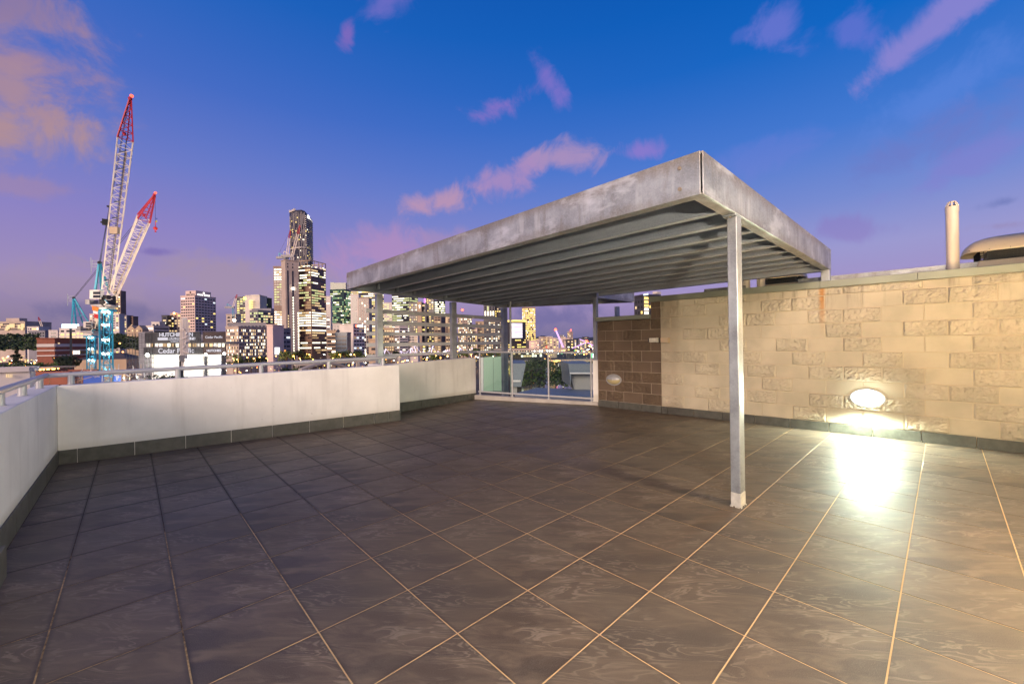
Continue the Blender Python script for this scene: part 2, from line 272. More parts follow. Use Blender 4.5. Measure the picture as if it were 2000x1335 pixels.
# ------------------------------------------------------------------ mesh helpers
def tag(o, label=None, cat=None, group=None, kind=None):
    if label: o['label'] = label
    if cat: o['category'] = cat
    if group: o['group'] = group
    if kind: o['kind'] = kind
    return o
def empty(name, loc, label, cat, group=None, rz=0):
    o = bpy.data.objects.new(name, None); C.objects.link(o); o.location = loc; o.rotation_euler[2] = rz; o.empty_display_size = .2
    tag(o, label, cat, group); bpy.context.view_layer.update() if False else None
    o['_m'] = 1; del o['_m']
    return o
def mw(o):      # world matrix of a (possibly rotated about z) thing without a depsgraph update
    m = Matrix.Translation(o.location) @ Matrix.Rotation(o.rotation_euler[2], 4, 'Z')
    return m
class MB:
    def __init__(s): s.v = []; s.f = []; s.mi = []; s.mats = []
    def mid(s, m):
        if m not in s.mats: s.mats.append(m)
        return s.mats.index(m)
    def quad(s, a, b, c, d, m=None):
        i = len(s.v); s.v += [Vector(a), Vector(b), Vector(c), Vector(d)]; s.f.append((i, i+1, i+2, i+3)); s.mi.append(s.mid(m))
    def hexa(s, p, m=None):        # p: 8 points, bottom 4 (ccw), top 4
        i = len(s.v); s.v += [Vector(q) for q in p]; k = s.mid(m)
        for f in ((3,2,1,0), (4,5,6,7), (0,1,5,4), (1,2,6,5), (2,3,7,6), (3,0,4,7)):
            s.f.append(tuple(i+j for j in f)); s.mi.append(k)
    def box(s, x0, x1, y0, y1, z0, z1, m=None):
        s.hexa([(x0,y0,z0),(x1,y0,z0),(x1,y1,z0),(x0,y1,z0),(x0,y0,z1),(x1,y0,z1),(x1,y1,z1),(x0,y1,z1)], m)
    def prism(s, poly, z0, z1, m=None, ztop=None):   # poly: list of (x,y), z1 may be list
        n = len(poly); i = len(s.v); k = s.mid(m)
        a = sum(poly[j][0]*poly[(j+1)%n][1]-poly[(j+1)%n][0]*poly[j][1] for j in range(n))
        if a < 0: poly = poly[::-1]; z1 = z1[::-1] if isinstance(z1, (list, tuple)) else z1
        zt = z1 if isinstance(z1, (list, tuple)) else [z1]*n
        s.v += [Vector((p[0], p[1], z0)) for p in poly] + [Vector((p[0], p[1], zt[j])) for j, p in enumerate(poly)]
        s.f.append(tuple(i+j for j in reversed(range(n)))); s.mi.append(k); s.f.append(tuple(i+n+j for j in range(n))); s.mi.append(k)
        for j in range(n): s.f.append((i+j, i+(j+1)%n, i+n+(j+1)%n, i+n+j)); s.mi.append(k)
    def bar(s, a, b, w, h=None, m=None, upv=(0,0,1)):
        a = Vector(a); b = Vector(b); h = h or w; d = b-a
        if d.length < 1e-6: return
        d.normalize(); x = d.cross(Vector(upv))
        if x.length < 1e-3: x = d.cross(Vector((1,0,0)))
        x.normalize(); y = x.cross(d)
        c = [(-w/2,-h/2),(w/2,-h/2),(w/2,h/2),(-w/2,h/2)]
        s.hexa([a+x*p+y*q for p, q in c] + [b+x*p+y*q for p, q in c], m)
    def tube(s, a, b, r, m=None, n=12, r2=None):
        a = Vector(a); b = Vector(b); r2 = r if r2 is None else r2; d = (b-a).normalized(); x = d.cross(Vector((0,0,1)))
        if x.length < 1e-3: x = Vector((1,0,0))
        x.normalize(); y = x.cross(d); i = len(s.v); k = s.mid(m)
        for c, R in ((a, r), (b, r2)):
            for j in range(n):
                t = 2*math.pi*j/n; s.v.append(c + (x*math.cos(t)+y*math.sin(t))*R)
        for j in range(n): s.f.append((i+j, i+(j+1)%n, i+n+(j+1)%n, i+n+j)); s.mi.append(k)
        s.f.append(tuple(i+j for j in reversed(range(n)))); s.mi.append(k); s.f.append(tuple(i+n+j for j in range(n))); s.mi.append(k)
    def ball(s, c, r, m=None, n=8, sq=(1,1,1)):
        c = Vector(c); i = len(s.v); k = s.mid(m); R = n//2
        for a in range(R+1):
            th = math.pi*a/R
            for b in range(n):
                ph = 2*math.pi*b/n; s.v.append(c+Vector((math.sin(th)*math.cos(ph)*r*sq[0], math.sin(th)*math.sin(ph)*r*sq[1], math.cos(th)*r*sq[2])))
        for a in range(R):
            for b in range(n):
                s.f.append((i+a*n+b, i+(a+1)*n+b, i+(a+1)*n+(b+1)%n, i+a*n+(b+1)%n)); s.mi.append(k)
    def build(s, name, m=None, parent=None, smooth=False, bevel=0):
        me = bpy.data.meshes.new(name)
        vs = s.v
        if parent is not None:
            iv = mw(parent).inverted() if parent.parent is None else (mw(parent.parent)@Matrix.Translation(parent.location)).inverted()
            vs = [iv @ v for v in vs]
        me.from_pydata([tuple(v) for v in vs], [], s.f)
        for x in s.mats: me.materials.append(x or m)
        me.polygons.foreach_set('material_index', s.mi)
        if smooth: me.polygons.foreach_set('use_smooth', [True]*len(me.polygons))
        me.update()
        o = bpy.data.objects.new(name, me); C.objects.link(o)
        if parent is not None: o.parent = parent
        if bevel:
            b = o.modifiers.new('b', 'BEVEL'); b.width = bevel; b.segments = 2; b.limit_method = 'ANGLE'
        return o
def U(x, y, z=0): return Vector((x*S, y*S, z*S))
def setang(o, ang=40):
    for p in o.data.polygons: p.use_smooth = True
    try: o.data.set_sharp_from_angle(angle=math.radians(ang))
    except Exception: pass
    return o
# ================================================================== TERRACE
def onz(u, v, z):          # tile-plan point where the sight line crosses height z (tiles)
    d = ray(u, v); t = (z*S-CAM.z)/d.z; p = CAM+d*t; return (p.x/S, p.y/S)
FP = [(-5.12,-8.1),(12.9,-8.1),(12.3,4.4),(9.9,10.5),(3.7,9.7),(3.7,8.1),(-5.12,9.1)]
mb = MB(); mb.prism([(x*S, y*S) for x, y in FP], -.35, -.0013, M['grout']); floor = tag(mb.build('terrace_floor'), kind='structure')
GAP = .0135
def clip(poly, p, q):      # keep what lies left of p->q
    out = []; d = (q[0]-p[0], q[1]-p[1])
    sd_ = lambda r: d[0]*(r[1]-p[1])-d[1]*(r[0]-p[0])
    for i in range(len(poly)):
        a, b = poly[i], poly[(i+1) % len(poly)]; sa, sb = sd_(a), sd_(b)
        if sa >= 0: out.append(a)
        if (sa > 0 > sb) or (sa < 0 < sb):
            t = sa/(sa-sb); out.append((a[0]+(b[0]-a[0])*t, a[1]+(b[1]-a[1])*t))
    return out
def tile_mesh(poly):
    cx = sum(p[0] for p in poly)/len(poly); cy = sum(p[1] for p in poly)/len(poly)
    me = bpy.data.meshes.new('tile'); n = len(poly); k = .0007
    def ins(p, e):
        d = Vector((cx-p[0], cy-p[1])); d = d.normalized()*e*1.4 if d.length > 0 else d; return (p[0]+d.x, p[1]+d.y)
    v = [(p[0], p[1], -.008) for p in poly]+[(p[0], p[1], -k*.8) for p in poly]+[(*ins(p, k), 0) for p in poly]
    f = [tuple(2*n+j for j in range(n))]
    for r in (0, 1):
        for j in range(n): f.append((r*n+j, r*n+(j+1) % n, (r+1)*n+(j+1) % n, (r+1)*n+j))
    me.from_pydata(v, [], f); me.materials.append(M['tile']); return me
full = tile_mesh([(GAP/2*S, GAP/2*S), ((1-GAP/2)*S, GAP/2*S), ((1-GAP/2)*S, (1-GAP/2)*S), (GAP/2*S, (1-GAP/2)*S)])
EW = [((-4.70, 20), (-4.70, -20)), ((12.64, -8), (11.88, 4.4)), ((12.14, 4.42), (9.69, 10.16))]
cand = []
for i in range(-5, 13):
    for j in range(-8, 11):
        g = GAP/2; q = [(i+g, j+g), (i+1-g, j+g), (i+1-g, j+1-g), (i+g, j+1-g)]; r = q
        if i == 3 and j >= 7: pass
        for p_, q_ in EW: r = clip(r, p_, q_) if len(r) > 2 else []
        if i < 4: r = clip(r, (4.07, 7.82), (-4.74, 8.83)) if r else []
        elif len(r) > 2: r = clip(r, (9.68, 10.30), (4.07, 9.42))
        if len(r) < 3: continue
        a = abs(sum(r[k][0]*r[(k+1) % len(r)][1]-r[(k+1) % len(r)][0]*r[k][1] for k in range(len(r))))/2
        if a < .004: continue
        dd = (i+.5-CAM.x/S, j+.5-CAM.y/S); dep = dd[0]*math.cos(YAW)+dd[1]*math.sin(YAW)
        if dep < .4: continue
        cand.append((i, j, r, a))
cand.sort(key=lambda c: (c[0]+3.35)**2+(c[1]+6.36)**2)
rest = MB()
for n_, (i, j, r, a) in enumerate(cand):
    if n_ < 298:
        if a > .97: me = full
        else: me = tile_mesh([((x-i)*S, (y-j)*S) for x, y in r])
        o = bpy.data.objects.new('tile', me); C.objects.link(o); o.parent = floor
        o.location = (i*S, j*S, random.uniform(0, .0004)); o.rotation_euler = (random.uniform(-.0004, .0004), random.uniform(-.0004, .0004), 0)
    else:
        rest.prism([(x*S, y*S) for x, y in r], -.008, 0, M['tile'])
if rest.v: tag(rest.build('tile', parent=floor), kind='stuff')

# ---- parapets
def skirt(parent, p, q, joints, z0, z1, side, th=.022):
    """thin upright tiles along plan line p->q (tiles); joints are distances along it; side = unit normal toward the floor"""
    d = Vector((q[0]-p[0], q[1]-p[1])); L = d.length; d.normalize(); js = [0]+[j for j in joints if 0 < j < L]+[L]
    for a, b in zip(js[:-1], js[1:]):
        if b-a < .06: continue
        m_ = MB(); A = Vector(p)+d*(a+.008); B = Vector(p)+d*(b-.008); n = Vector(side)*th
        za = z0+(z1-z0)*a/L; zb_ = z0+(z1-z0)*b/L; e = random.uniform(0, .004)
        n2 = n + Vector(side)*e
        m_.hexa([U(A.x,A.y,.004),U(A.x+n2.x,A.y+n2.y,.004),U(B.x+n2.x,B.y+n2.y,.004),U(B.x,B.y,.004),
                 U(A.x,A.y,za),U(A.x+n2.x,A.y+n2.y,za),U(B.x+n2.x,B.y+n2.y,zb_),U(B.x,B.y,zb_)], M['skirt'])
        m_.build('skirting_tile', parent=parent)
fa, fb = (-4.735, 8.83), (4.07, 7.82)
fn = Vector((-(fb[1]-fa[1]), fb[0]-fa[0])).normalized()     # outward
par = empty('parapet_wall', U(-.3, 8.3), 'long white rendered parapet wall in front of the cranes and skyline', 'wall')
mb = MB(); o1 = (fa[0]+fn.x*.42, fa[1]+fn.y*.42)
poly = [fa, fb, (4.07, 9.80), (3.66, 9.74), (3.66, 8.30), o1]; hz = [1.975, 2.115, 2.115, 2.11, 2.11, 1.975]
mb.prism([(x*S, y*S) for x, y in poly], -.35, [h*S for h in hz], M['render']); mb.build('rendered_wall', parent=par, bevel=.008)
skirt(par, fa, fb, [.35+1.075*k for k in range(8)]+[8.42], .355, .395, (-fn.x, -fn.y))
skirt(par, fb, (4.07, 9.40), [.9], .395, .40, (1, 0))
r1, r2 = (4.07, 9.42), (9.68, 10.30); rn = Vector((-(r2[1]-r1[1]), r2[0]-r1[0])).normalized()
par2 = empty('parapet_wall', U(7, 9.8), 'shorter cream lit parapet wall set back under the pergola beside the glass railing', 'wall')
mb = MB(); poly = [r1, r2, (r2[0]+rn.x*.42, r2[1]+rn.y*.42), (r1[0]+rn.x*.42, r1[1]+rn.y*.42)]
mb.prism([(x*S, y*S) for x, y in poly], -.35, [2.05*S, 2.145*S, 2.145*S, 2.05*S], M['render']); mb.build('rendered_wall', parent=par2, bevel=.008)
skirt(par2, r1, r2, [1.0, 2.05, 3.0, 3.95, 5.0], .42, .31, (-rn.x, -rn.y))
par3 = empty('parapet_wall', U(-4.9, 2), 'white rendered parapet wall running along the left edge toward the viewer', 'wall')
mb = MB(); mb.box(-5.14*S, -4.735*S, -8*S, 9.27*S, -.35, 1.985*S, M['render']); mb.build('rendered_wall', parent=par3, bevel=.008)
mb = MB(); mb.box(-4.73*S, -4.60*S, -8*S, 1.9*S, -.3, 1.97*S, M['render']); mb.build('pier', parent=par3, bevel=.006)
skirt(par3, (-4.73, 8.79), (-4.73, 1.92), [.9+1.05*k for k in range(7)], .36, .40, (1, 0))
skirt(par3, (-4.60, 1.9), (-4.60, -6), [.9+1.05*k for k in range(7)], .40, .40, (1, 0), .05)

def handrail(label, p, q, posts, r=.06):
    t = empty('handrail', U(*p), label, 'handrail'); m_ = MB(); m_.tube(U(*p), U(*q), r*S, M['rail'], 20); m_.ball(U(*p), r*S*1.02, M['rail'], 12)
    setang(m_.build('rail', parent=t))
    for a, zb_ in posts:
        a = Vector(a); m_ = MB(); m_.tube(U(a.x, a.y, zb_-.02), U(a.x, a.y, a.z-.02), r*1.08*S, M['rail'], 16)
        m_.tube(U(a.x, a.y, zb_+.001), U(a.x, a.y, zb_+.016), r*1.3*S, M['rail'], 16)
        setang(m_.build('stanchion', parent=t))
    return t
P0 = Vector((-4.94, 9.065, 2.235)); P1 = Vector((4.056, 8.045, 2.40))
def lerp(a, b, t): return a+(b-a)*t
handrail('grey tubular handrail on top of the long white parapet', P0, P1, [(lerp(P0, P1, (x+4.94)/8.996), lerp(1.98, 2.11, (x+4.7)/8.77)) for x in (-4.497, -2.39, -.35, 1.65, 3.54)])
handrail('grey tubular handrail on the left side parapet coming toward the viewer', (-4.94, 9.06, 2.235), (-4.94, -7.9, 2.20), [(Vector((-4.94, y, 2.22)), 1.985) for y in (8.16, 6.12, 4.2, 2.2, .2, -1.8, -3.8)])

# ---- block walls on the right
WA = Vector((11.947, 3.228)); WB = Vector((12.632, -7.653)); WD = (WB-WA).normalized(); rz = math.atan2(WD.y, WD.x); WL = (WB-WA).length
def wl(name, label): return empty(name, U(WA.x, WA.y, 0), label, 'wall', rz=rz)
cwall = wl('block_wall', 'cream concrete block wall with smooth and split faced courses, lit by a wall lamp')
bwall = wl('block_wall', 'low dark brown concrete block wall at the far end beside the glass railing')
CH = .436; Z0 = .292
def rowz(r): return (Z0+CH*r, min(Z0+CH*(r+1), 4.452))
def smooth_me(L, H, m):
    me = bpy.data.meshes.new('block'); g = .008; b = .008; t = .12
    x0, x1, z0, z1 = g, L-g, g, H-g
    v = [(x0,t,z0),(x1,t,z0),(x1,t,z1),(x0,t,z1),(x0,-.018,z0),(x1,-.018,z0),(x1,-.018,z1),(x0,-.018,z1),(x0+b,-.03,z0+b),(x1-b,-.03,z0+b),(x1-b,-.03,z1-b),(x0+b,-.03,z1-b)]
    v = [(a*S, c*S, d*S) for a, c, d in v]
    f = [(8,9,10,11)]+[(4+j, 4+(j+1)%4, 8+(j+1)%4, 8+j) for j in range(4)]+[(j, (j+1)%4, 4+(j+1)%4, 4+j) for j in range(4)]
    me.from_pydata(v, [], f); me.materials.append(m); return me
def rough_me(L, H, m, seed):
    me = bpy.data.meshes.new('block'); g = .010; nx = max(6, int(L*30)); nz_ = max(5, int(H*34)); v = []; f = []
    for j in range(nz_+1):
        for i in range(nx+1):
            x = g+(L-2*g)*i/nx; z = g+(H-2*g)*j/nz_
            e = min(i, nx-i, 1); e2 = min(j, nz_-j, 1)
            p = Vector((x*2.3+seed*7.1, z*2.3, seed*3.3))
            h = .020*noise.noise(p*1.4)+.026*noise.noise(p*4.1)+.026*noise.noise(p*8.3)+.012
            h = max(-.012, h)+.012 if min(e, e2) > 0 else -.004
            v.append((x*S, -(.028+h)*S, z*S))
    W_ = nx+1
    for j in range(nz_):
        for i in range(nx): f.append((j*W_+i, j*W_+i+1, (j+1)*W_+i+1, (j+1)*W_+i))
    b = len(v)
    v += [(g*S, .12*S, g*S), ((L-g)*S, .12*S, g*S), ((L-g)*S, .12*S, (H-g)*S), (g*S, .12*S, (H-g)*S)]
    f += [tuple([b, b+1]+list(range(nx, -1, -1))), tuple([b+2, b+3]+[nz_*W_+i for i in range(W_)]),
          tuple([b+1, b+2]+[j*W_+nx for j in range(nz_, -1, -1)]), tuple([b+3, b]+[j*W_ for j in range(nz_+1)])]
    me.from_pydata(v, [], f); me.materials.append(m); return me
cache = {}
def block(parent, s0, s1, r, rough, pal, ztop=9):
    z0, z1 = rowz(r); z1 = min(z1, ztop)
    if s1-s0 < .05 or z1-z0 < .05: return
    key = (round(s1-s0, 2), round(z1-z0, 2), rough, pal, random.randrange(3) if rough else 0)
    if key not in cache: cache[key] = rough_me(s1-s0, z1-z0, M[pal+'_r'], len(cache)+1) if rough else smooth_me(s1-s0, z1-z0, M[pal+'_s'])
    o = bpy.data.objects.new('block', cache[key]); C.objects.link(o); o.parent = parent; o.location = (s0*S, random.uniform(-.002, .002), z0*S)
cream = {9:'SSRRSSRRRSRS', 8:'RRSSRRSSRRSR', 7:'RSSRRSRRSSRS', 6:'SRRSSSRSRRRS', 5:'SSSRSRSRSSRS', 4:'RRSRSRSRSRRS', 3:'SSRSRSRRRSRS', 2:'RSSSRSSSRRSR', 1:'SSRSRSRRRSRS', 0:'RSRSSRSSRSRR'}
SE = 1.875; SEND = 11.42; BL = .868
for r, pat in cream.items():
    if r % 2: js = [SE]+[2.30+BL*k for k in range(12)]
    else: js = [SE+BL*k for k in range(12)]
    for k, ch in enumerate(pat):
        if k+1 >= len(js): break
        block(cwall, js[k], min(js[k+1], SEND), r, ch == 'R', 'cream')
        if js[k+1] >= SEND: break
brown = {9:'S', 8:'S', 7:'RSRR', 6:'SSRSS', 5:'RSRS', 4:'SRRSS', 3:'RRSS', 2:'RSRRR', 1:'SRRS', 0:'RRSRR'}
for r, pat in brown.items():
    if r >= 8: js = [1.47, SE]
    elif r % 2: js = [-1.02, -.22, .62, 1.45, SE]
    else: js = [-1.02, -.62, .22, 1.05, SE-.001]
    for k in range(len(js)-1): block(bwall, js[k], js[k+1], r, pat[min(k, len(pat)-1)] == 'R', 'brown', 9 if r >= 8 else 3.80)
def wbox(parent, name, s0, s1, d0, d1, z0, z1, m, bevel=0):    # box in wall coordinates: along, depth (+ = away from terrace), height
    mb = MB(); e = mw(parent)
    mb.hexa([e @ Vector((a*S, b*S, c*S)) for a, b, c in ((s0,d0,z0),(s1,d0,z0),(s1,d1,z0),(s0,d1,z0),(s0,d0,z1),(s1,d0,z1),(s1,d1,z1),(s0,d1,z1))], m)
    return mb.build(name, parent=parent, bevel=bevel)
wbox(cwall, 'mortar_core', SE, SEND, -.022, .42, -.5, 4.45, M['mortar_c'])
wbox(bwall, 'mortar_core', -1.03, SE-.003, -.017, .42, -.5, 3.77, M['mortar_b'])
wbox(bwall, 'mortar_core', 1.465, SE-.004, -.016, .41, 3.775, 4.45, M['mortar_b'])
for a, b in ((1.44, 4.2), (4.2, 6.98), (6.98, 9.13), (9.13, 11.45)): wbox(cwall, 'cap_flashing', a+.003, b-.003, -.11-random.uniform(0, .006), .46, 4.455, 4.665, M['cap'], .003)
wbox(bwall, 'cap_flashing', -1.10, 1.425, -.11, .46, 3.79, 3.965, M['cap'], .003)
def wskirt(parent, s0, s1, js):
    js = [s0]+[j for j in js if s0+.05 < j < s1-.05]+[s1]
    for a, b in zip(js[:-1], js[1:]): wbox(parent, 'skirting_tile', a+.009, b-.009, -.085-random.uniform(0, .004), -.018, .006, .285+random.uniform(-.004, .004), M['skirt'], .0015)
wskirt(bwall, -1.0, SE, [0.0, 1.02, 2.05]); wskirt(cwall, SE, SEND, [2.12+1.005*k for k in range(10)])

def wpt(s, d, z): e = mw(cwall); return e @ Vector((s*S, d*S, z*S))
def bulkhead(label, s, z, lit, parent_wall=None, base=None, out=None, along=None, size=1.0, lens=None, energy=0, col=(1, 1, 1), omni=False):
    """oval eyelid bulkhead lamp fixed to a wall"""
    c = base if base is not None else wpt(s, -.035, z); a = along or Vector((WD.x, WD.y, 0)); o_ = out or Vector((WD.y, -WD.x, 0))
    t = empty('bulkhead_lamp', c, label, 'wall lamp'); rx, rzz, dp = .36*S*size, .235*S*size, .17*S*size
    def shell(name, th0, th1, k, m_, n=24, rings=6, fill=False):
        mb = MB(); id_ = mb.mid(m_)
        for i in range(rings+1):
            f_ = math.pi/2*i/rings
            for j in range(n+1):
                th = th0+(th1-th0)*j/n
                mb.v.append(c+a*math.cos(th)*math.cos(f_)*rx*k+Vector((0,0,1))*math.sin(th)*math.cos(f_)*rzz*k+o_*(math.sin(f_)*dp*k+.012))
        for i in range(rings):
            for j in range(n): mb.f.append((i*(n+1)+j, i*(n+1)+j+1, (i+1)*(n+1)+j+1, (i+1)*(n+1)+j)); mb.mi.append(id_)
        ob = mb.build(name, parent=t, smooth=True)
        if fill:
            so = ob.modifiers.new('s', 'SOLIDIFY'); so.thickness = .004
        return ob
    mb = MB(); n = 28; id_ = mb.mid(M['rail'])
    for q in (0, 1):
        for j in range(n): th = 2*math.pi*j/n; mb.v.append(c+a*math.cos(th)*rx*1.1+Vector((0,0,1))*math.sin(th)*rzz*1.12+o_*(.022*q-.004))
    for j in range(n): mb.f.append((j, (j+1) % n, n+(j+1) % n, n+j)); mb.mi.append(id_)
    mb.f.append(tuple(range(n, 2*n))); mb.mi.append(id_); mb.build('base_plate', parent=t)
    if not lit: shell('hood', .10, math.pi-.10, 1.04, M['rail'], fill=True)
    shell('lens', 0, 2*math.pi, .97, lens, n=40)
    
    if lit:
        ld = bpy.data.lights.new('bulb', 'POINT' if omni else 'SPOT'); ld.energy = energy; ld.color = col; ld.shadow_soft_size = .05 if omni else .035
        if not omni: ld.spot_size = math.radians(174); ld.spot_blend = .3
        lo = bpy.data.objects.new('bulb', ld); C.objects.link(lo); lo.parent = t
        d_ = (o_*.75-Vector((0,0,1))*.65).normalized(); lo.matrix_local = Matrix.Translation(o_*(dp+(.12 if omni else .075))-Vector((0,0,0 if omni else .035))) @ (-d_).to_track_quat('Z', 'Y').to_matrix().to_4x4()
    return t
M['lens_on'] = emi('lit_lens', (.90, 1, .86), 45); M['lens_off'] = mat('unlit_lens', (.42, .36, .2), .25)
bulkhead('lit oval bulkhead lamp glaring on the cream block wall', 8.05, 1.12, True, lens=M['lens_on'], energy=L_BULK, col=(.86, 1, .78))
bulkhead('unlit oval bulkhead lamp on the dark brown block wall', -.225, 1.225, False, size=.92, lens=M['lens_off'])
# two fittings on the joint between brown and cream blocks
for (a, b, z0, z1, col_, lb) in ((1.45, 1.80, 2.83, 3.0, M['galv_w'], 'small cream box fitting on the brown blocks at the colour change'), (1.92, 2.24, 2.81, 3.0, M['cream_m'], 'yellowish cream box fitting on the cream blocks at the colour change')):
    t = empty('junction_box', wpt((a+b)/2, -.03, (z0+z1)/2), lb, 'junction box'); e = mw(cwall)
    for nm, (s0, s1, d0, d1, q0, q1) in (('housing', (a, b-.05, -.19, -.03, z0, z1)), ('end_cap', (b-.05, b, -.205, -.03, z0-.012, z1+.012))):
        mb = MB(); mb.hexa([e @ Vector((x*S, y*S, z*S)) for x, y, z in ((s0,d0,q0),(s1,d0,q0),(s1,d1,q0),(s0,d1,q0),(s0,d0,q1),(s1,d0,q1),(s1,d1,q1),(s0,d1,q1))], col_); mb.build(nm, parent=t, bevel=.008)
    mb = MB(); mb.hexa([e @ Vector((x*S, y*S, z*S)) for x, y, z in ((a-.05,-.16,z0+.02),(a,-.16,z0+.02),(a,-.03,z0+.02),(a-.05,-.03,z0+.02),(a-.05,-.16,z1-.02),(a,-.16,z1-.02),(a,-.03,z1-.02),(a-.05,-.03,z1-.02))], M['black']); mb.build('gland', parent=t)

# ---- house wall behind the viewer with its lamps (they light the terrace)
hw = empty('house_wall', U(4, -8.1), 'cream rendered house wall behind the viewer', 'wall')
mb = MB(); mb.box(-5.1*S, 12.6*S, -8.5*S, -8.1*S, -.3, 6.5*S, mat('house_render', (.45, .40, .33), .8)); mb.build('rendered_wall', parent=hw)
M['lens_amb'] = emi('amber_lens', (1, .62, .25), 12); M['lens_wm'] = emi('warm_white_lens', (1, .85, .66), 12)
for (x, z, e_, col_, lb, ln) in LAMPS:
    bulkhead(lb, 0, 0, True, base=U(x, -8.08, z), out=Vector((0, 1, 0)), along=Vector((1, 0, 0)), lens=M[ln], energy=e_, col=col_, omni=True)

# ---- pergola
pg = empty('pergola', U(4.36, -3.88, 0), 'galvanised steel pergola with channel beams, rafters, posts and slatted side screen', 'pergola')
def zbot(x, y): return 5.06 - max(0, (y+3.96)/14.5)*max(0, x-2.8)*.0115
ZT = .645
def cbeam(name, p0, p1, inward, m_, hgt=ZT, fl=.21, th=.022, lip=.0, zf=None, parent=pg):
    p0 = Vector(p0); p1 = Vector(p1); n = Vector(inward).normalized(); z0 = p0.z; z1 = p1.z
    mb = MB()
    def slab(a0, a1, b0, b1):   # offset inward a0..a1, height b0..b1
        q = [(p0, a0), (p1, a0), (p1, a1), (p0, a1)]
        pts = [U(p.x+n.x*o, p.y+n.y*o, p.z+b0) for p, o in q]+[U(p.x+n.x*o, p.y+n.y*o, p.z+b1) for p, o in q]
        mb.hexa(pts, m_)
    slab(0, th, 0, hgt); slab(th, fl, 0, th*1.2); slab(th, fl, hgt-th*1.2, hgt)
    if lip: slab(fl-th*.8, fl, th*1.2, lip); slab(fl-th*.8, fl, hgt-lip, hgt-th*1.2)
    return mb.build(name, parent=parent, bevel=.003)
LB = lambda x: 9.60+.157*(x-2.8)
cbeam('front_beam', (2.80, -3.925, 5.055), (2.80, 9.60, 5.065), (1, 0), M['galv'])
cbeam('side_beam', (2.83, -3.96, 5.055), (12.74, -3.96, 5.04), (0, 1), M['galv'])
E1 = onz(986, 597, zbot(12.6, 11.1)); E1 = (12.75, LB(12.75))
cbeam('side_beam', (2.83, LB(2.83)+.02, zbot(2.83, 9.6)), (E1[0], E1[1]+.02, zbot(*E1)), (.155, -.988), M['galv_d'])
P4 = (12.40, 4.66); S3 = onz(1239, 590.5, 4.95); FARZ = 4.95
cbeam('rear_beam', (12.76, -3.93, 5.035), (P4[0]+.02, P4[1]-.1, zbot(*P4)), (1, 0), M['galv_d'])
cbeam('rear_beam', (S3[0], S3[1], FARZ), (E1[0], E1[1], FARZ), (-.85, -.5), M['galv'])
cbeam('side_beam', (P4[0]+.05, P4[1]+.02, 4.95), (S3[0], S3[1], FARZ), (-.2, .98), M['galv'])
ks = [4.05+.93*k for k in range(10)]
for k, x in enumerate(ks):
    if x > 12.3: break
    ye = LB(x)-.05
    cbeam('rafter', (x+.13, -3.93, zbot(x, -3.96)+.03), (x+.13, ye, zbot(x, ye)+.03), (-1, 0), M['galv_d'], hgt=.56, fl=.17, th=.014, lip=.05)
    for yy in (ye-.02, -3.72):
        mb = MB(); z_ = zbot(x, yy); mb.box((x+.01)*S, (x+.11)*S, (yy-.16)*S, yy*S, (z_+.06)*S, (z_+.5)*S, M['galv_p']); mb.build('cleat', parent=pg)
def onl(p, q, x): t = (x-p[0])/(q[0]-p[0]); return p[1]+(q[1]-p[1])*t
for x in (13.5, 14.5, 15.5):
    ya = onl(P4, S3, x); yb = onl((S3[0], S3[1]), E1, x)
    if yb > ya+.2: cbeam('rafter', (x, ya+.05, 4.98), (x, yb-.05, 4.98), (-1, 0), M['galv_d'], hgt=.54, fl=.13, th=.014)
mb = MB(); mb.prism([(x*S, y*S) for x, y in ((2.83,-3.93),(12.72,-3.93),(12.45,4.6),S3,(12.72,LB(12.72)-.05),(2.83,9.55))], 5.665*S, 5.68*S, M['galv_d']); mb.build('roof_sheet', parent=pg)
def post(x0, x1, y0, y1, z0, z1, name='post', m_=None):
    mb = MB(); mb.box(x0*S, x1*S, y0*S, y1*S, z0*S, z1*S, m_ or M['galv_p']); return mb.build(name, parent=pg, bevel=.006)
main = post(4.235, 4.475, -3.955, -3.795, .245, 5.02); 
mb = MB(); mb.box(4.233*S, 4.477*S, -3.957*S, -3.793*S, .012*S, .245*S, M['galv_w']); cb = mb.build('painted_foot', parent=main, bevel=.004)
mb = MB()
for q in range(26):
    a = random.random()*6.28; rr = random.uniform(.0, .02)
    px, py = random.choice([(random.uniform(4.22, 4.49), -3.96), (random.uniform(4.22, 4.49), -3.79), (4.23, random.uniform(-3.96, -3.79)), (4.48, random.uniform(-3.96, -3.79))])
    mb.ball(U(px, py, .008), random.uniform(.008, .022)*S, M['galv_w'], 6)
tag(mb.build('grout_smear', parent=main), kind='stuff')
mb = MB(); mb.box(4.17*S, 4.54*S, -3.955*S, -3.75*S, 5.02*S, 5.05*S, M['galv_p']); mb.tube(U(4.215, -3.86, 5.0), U(4.215, -3.86, 5.02), .022*S, M['bolt'], 6); mb.build('cap_plate', parent=main, bevel=.002)
def lpost(x, w, z0, name='post'):
    y = LB(x)+.06; q = post(x-w/2, x+w/2, y, y+.22, z0, zbot(x, y)-.005, name); return q
lpost(4.30, .27, 2.06); lpost(8.56, .30, 2.12)
p3x = 12.62; lpost(p3x, .36, -1.5)
post(12.30, 12.50, 4.62, 4.80, 1.9, 4.93)
c5 = at(1205, 590, 24*S); post(c5.x/S-.13, c5.x/S+.13, c5.y/S-.1, c5.y/S+.1, 2.5, 4.94)
post(12.45, 12.72, -3.955, -3.74, 4.66, 5.035)
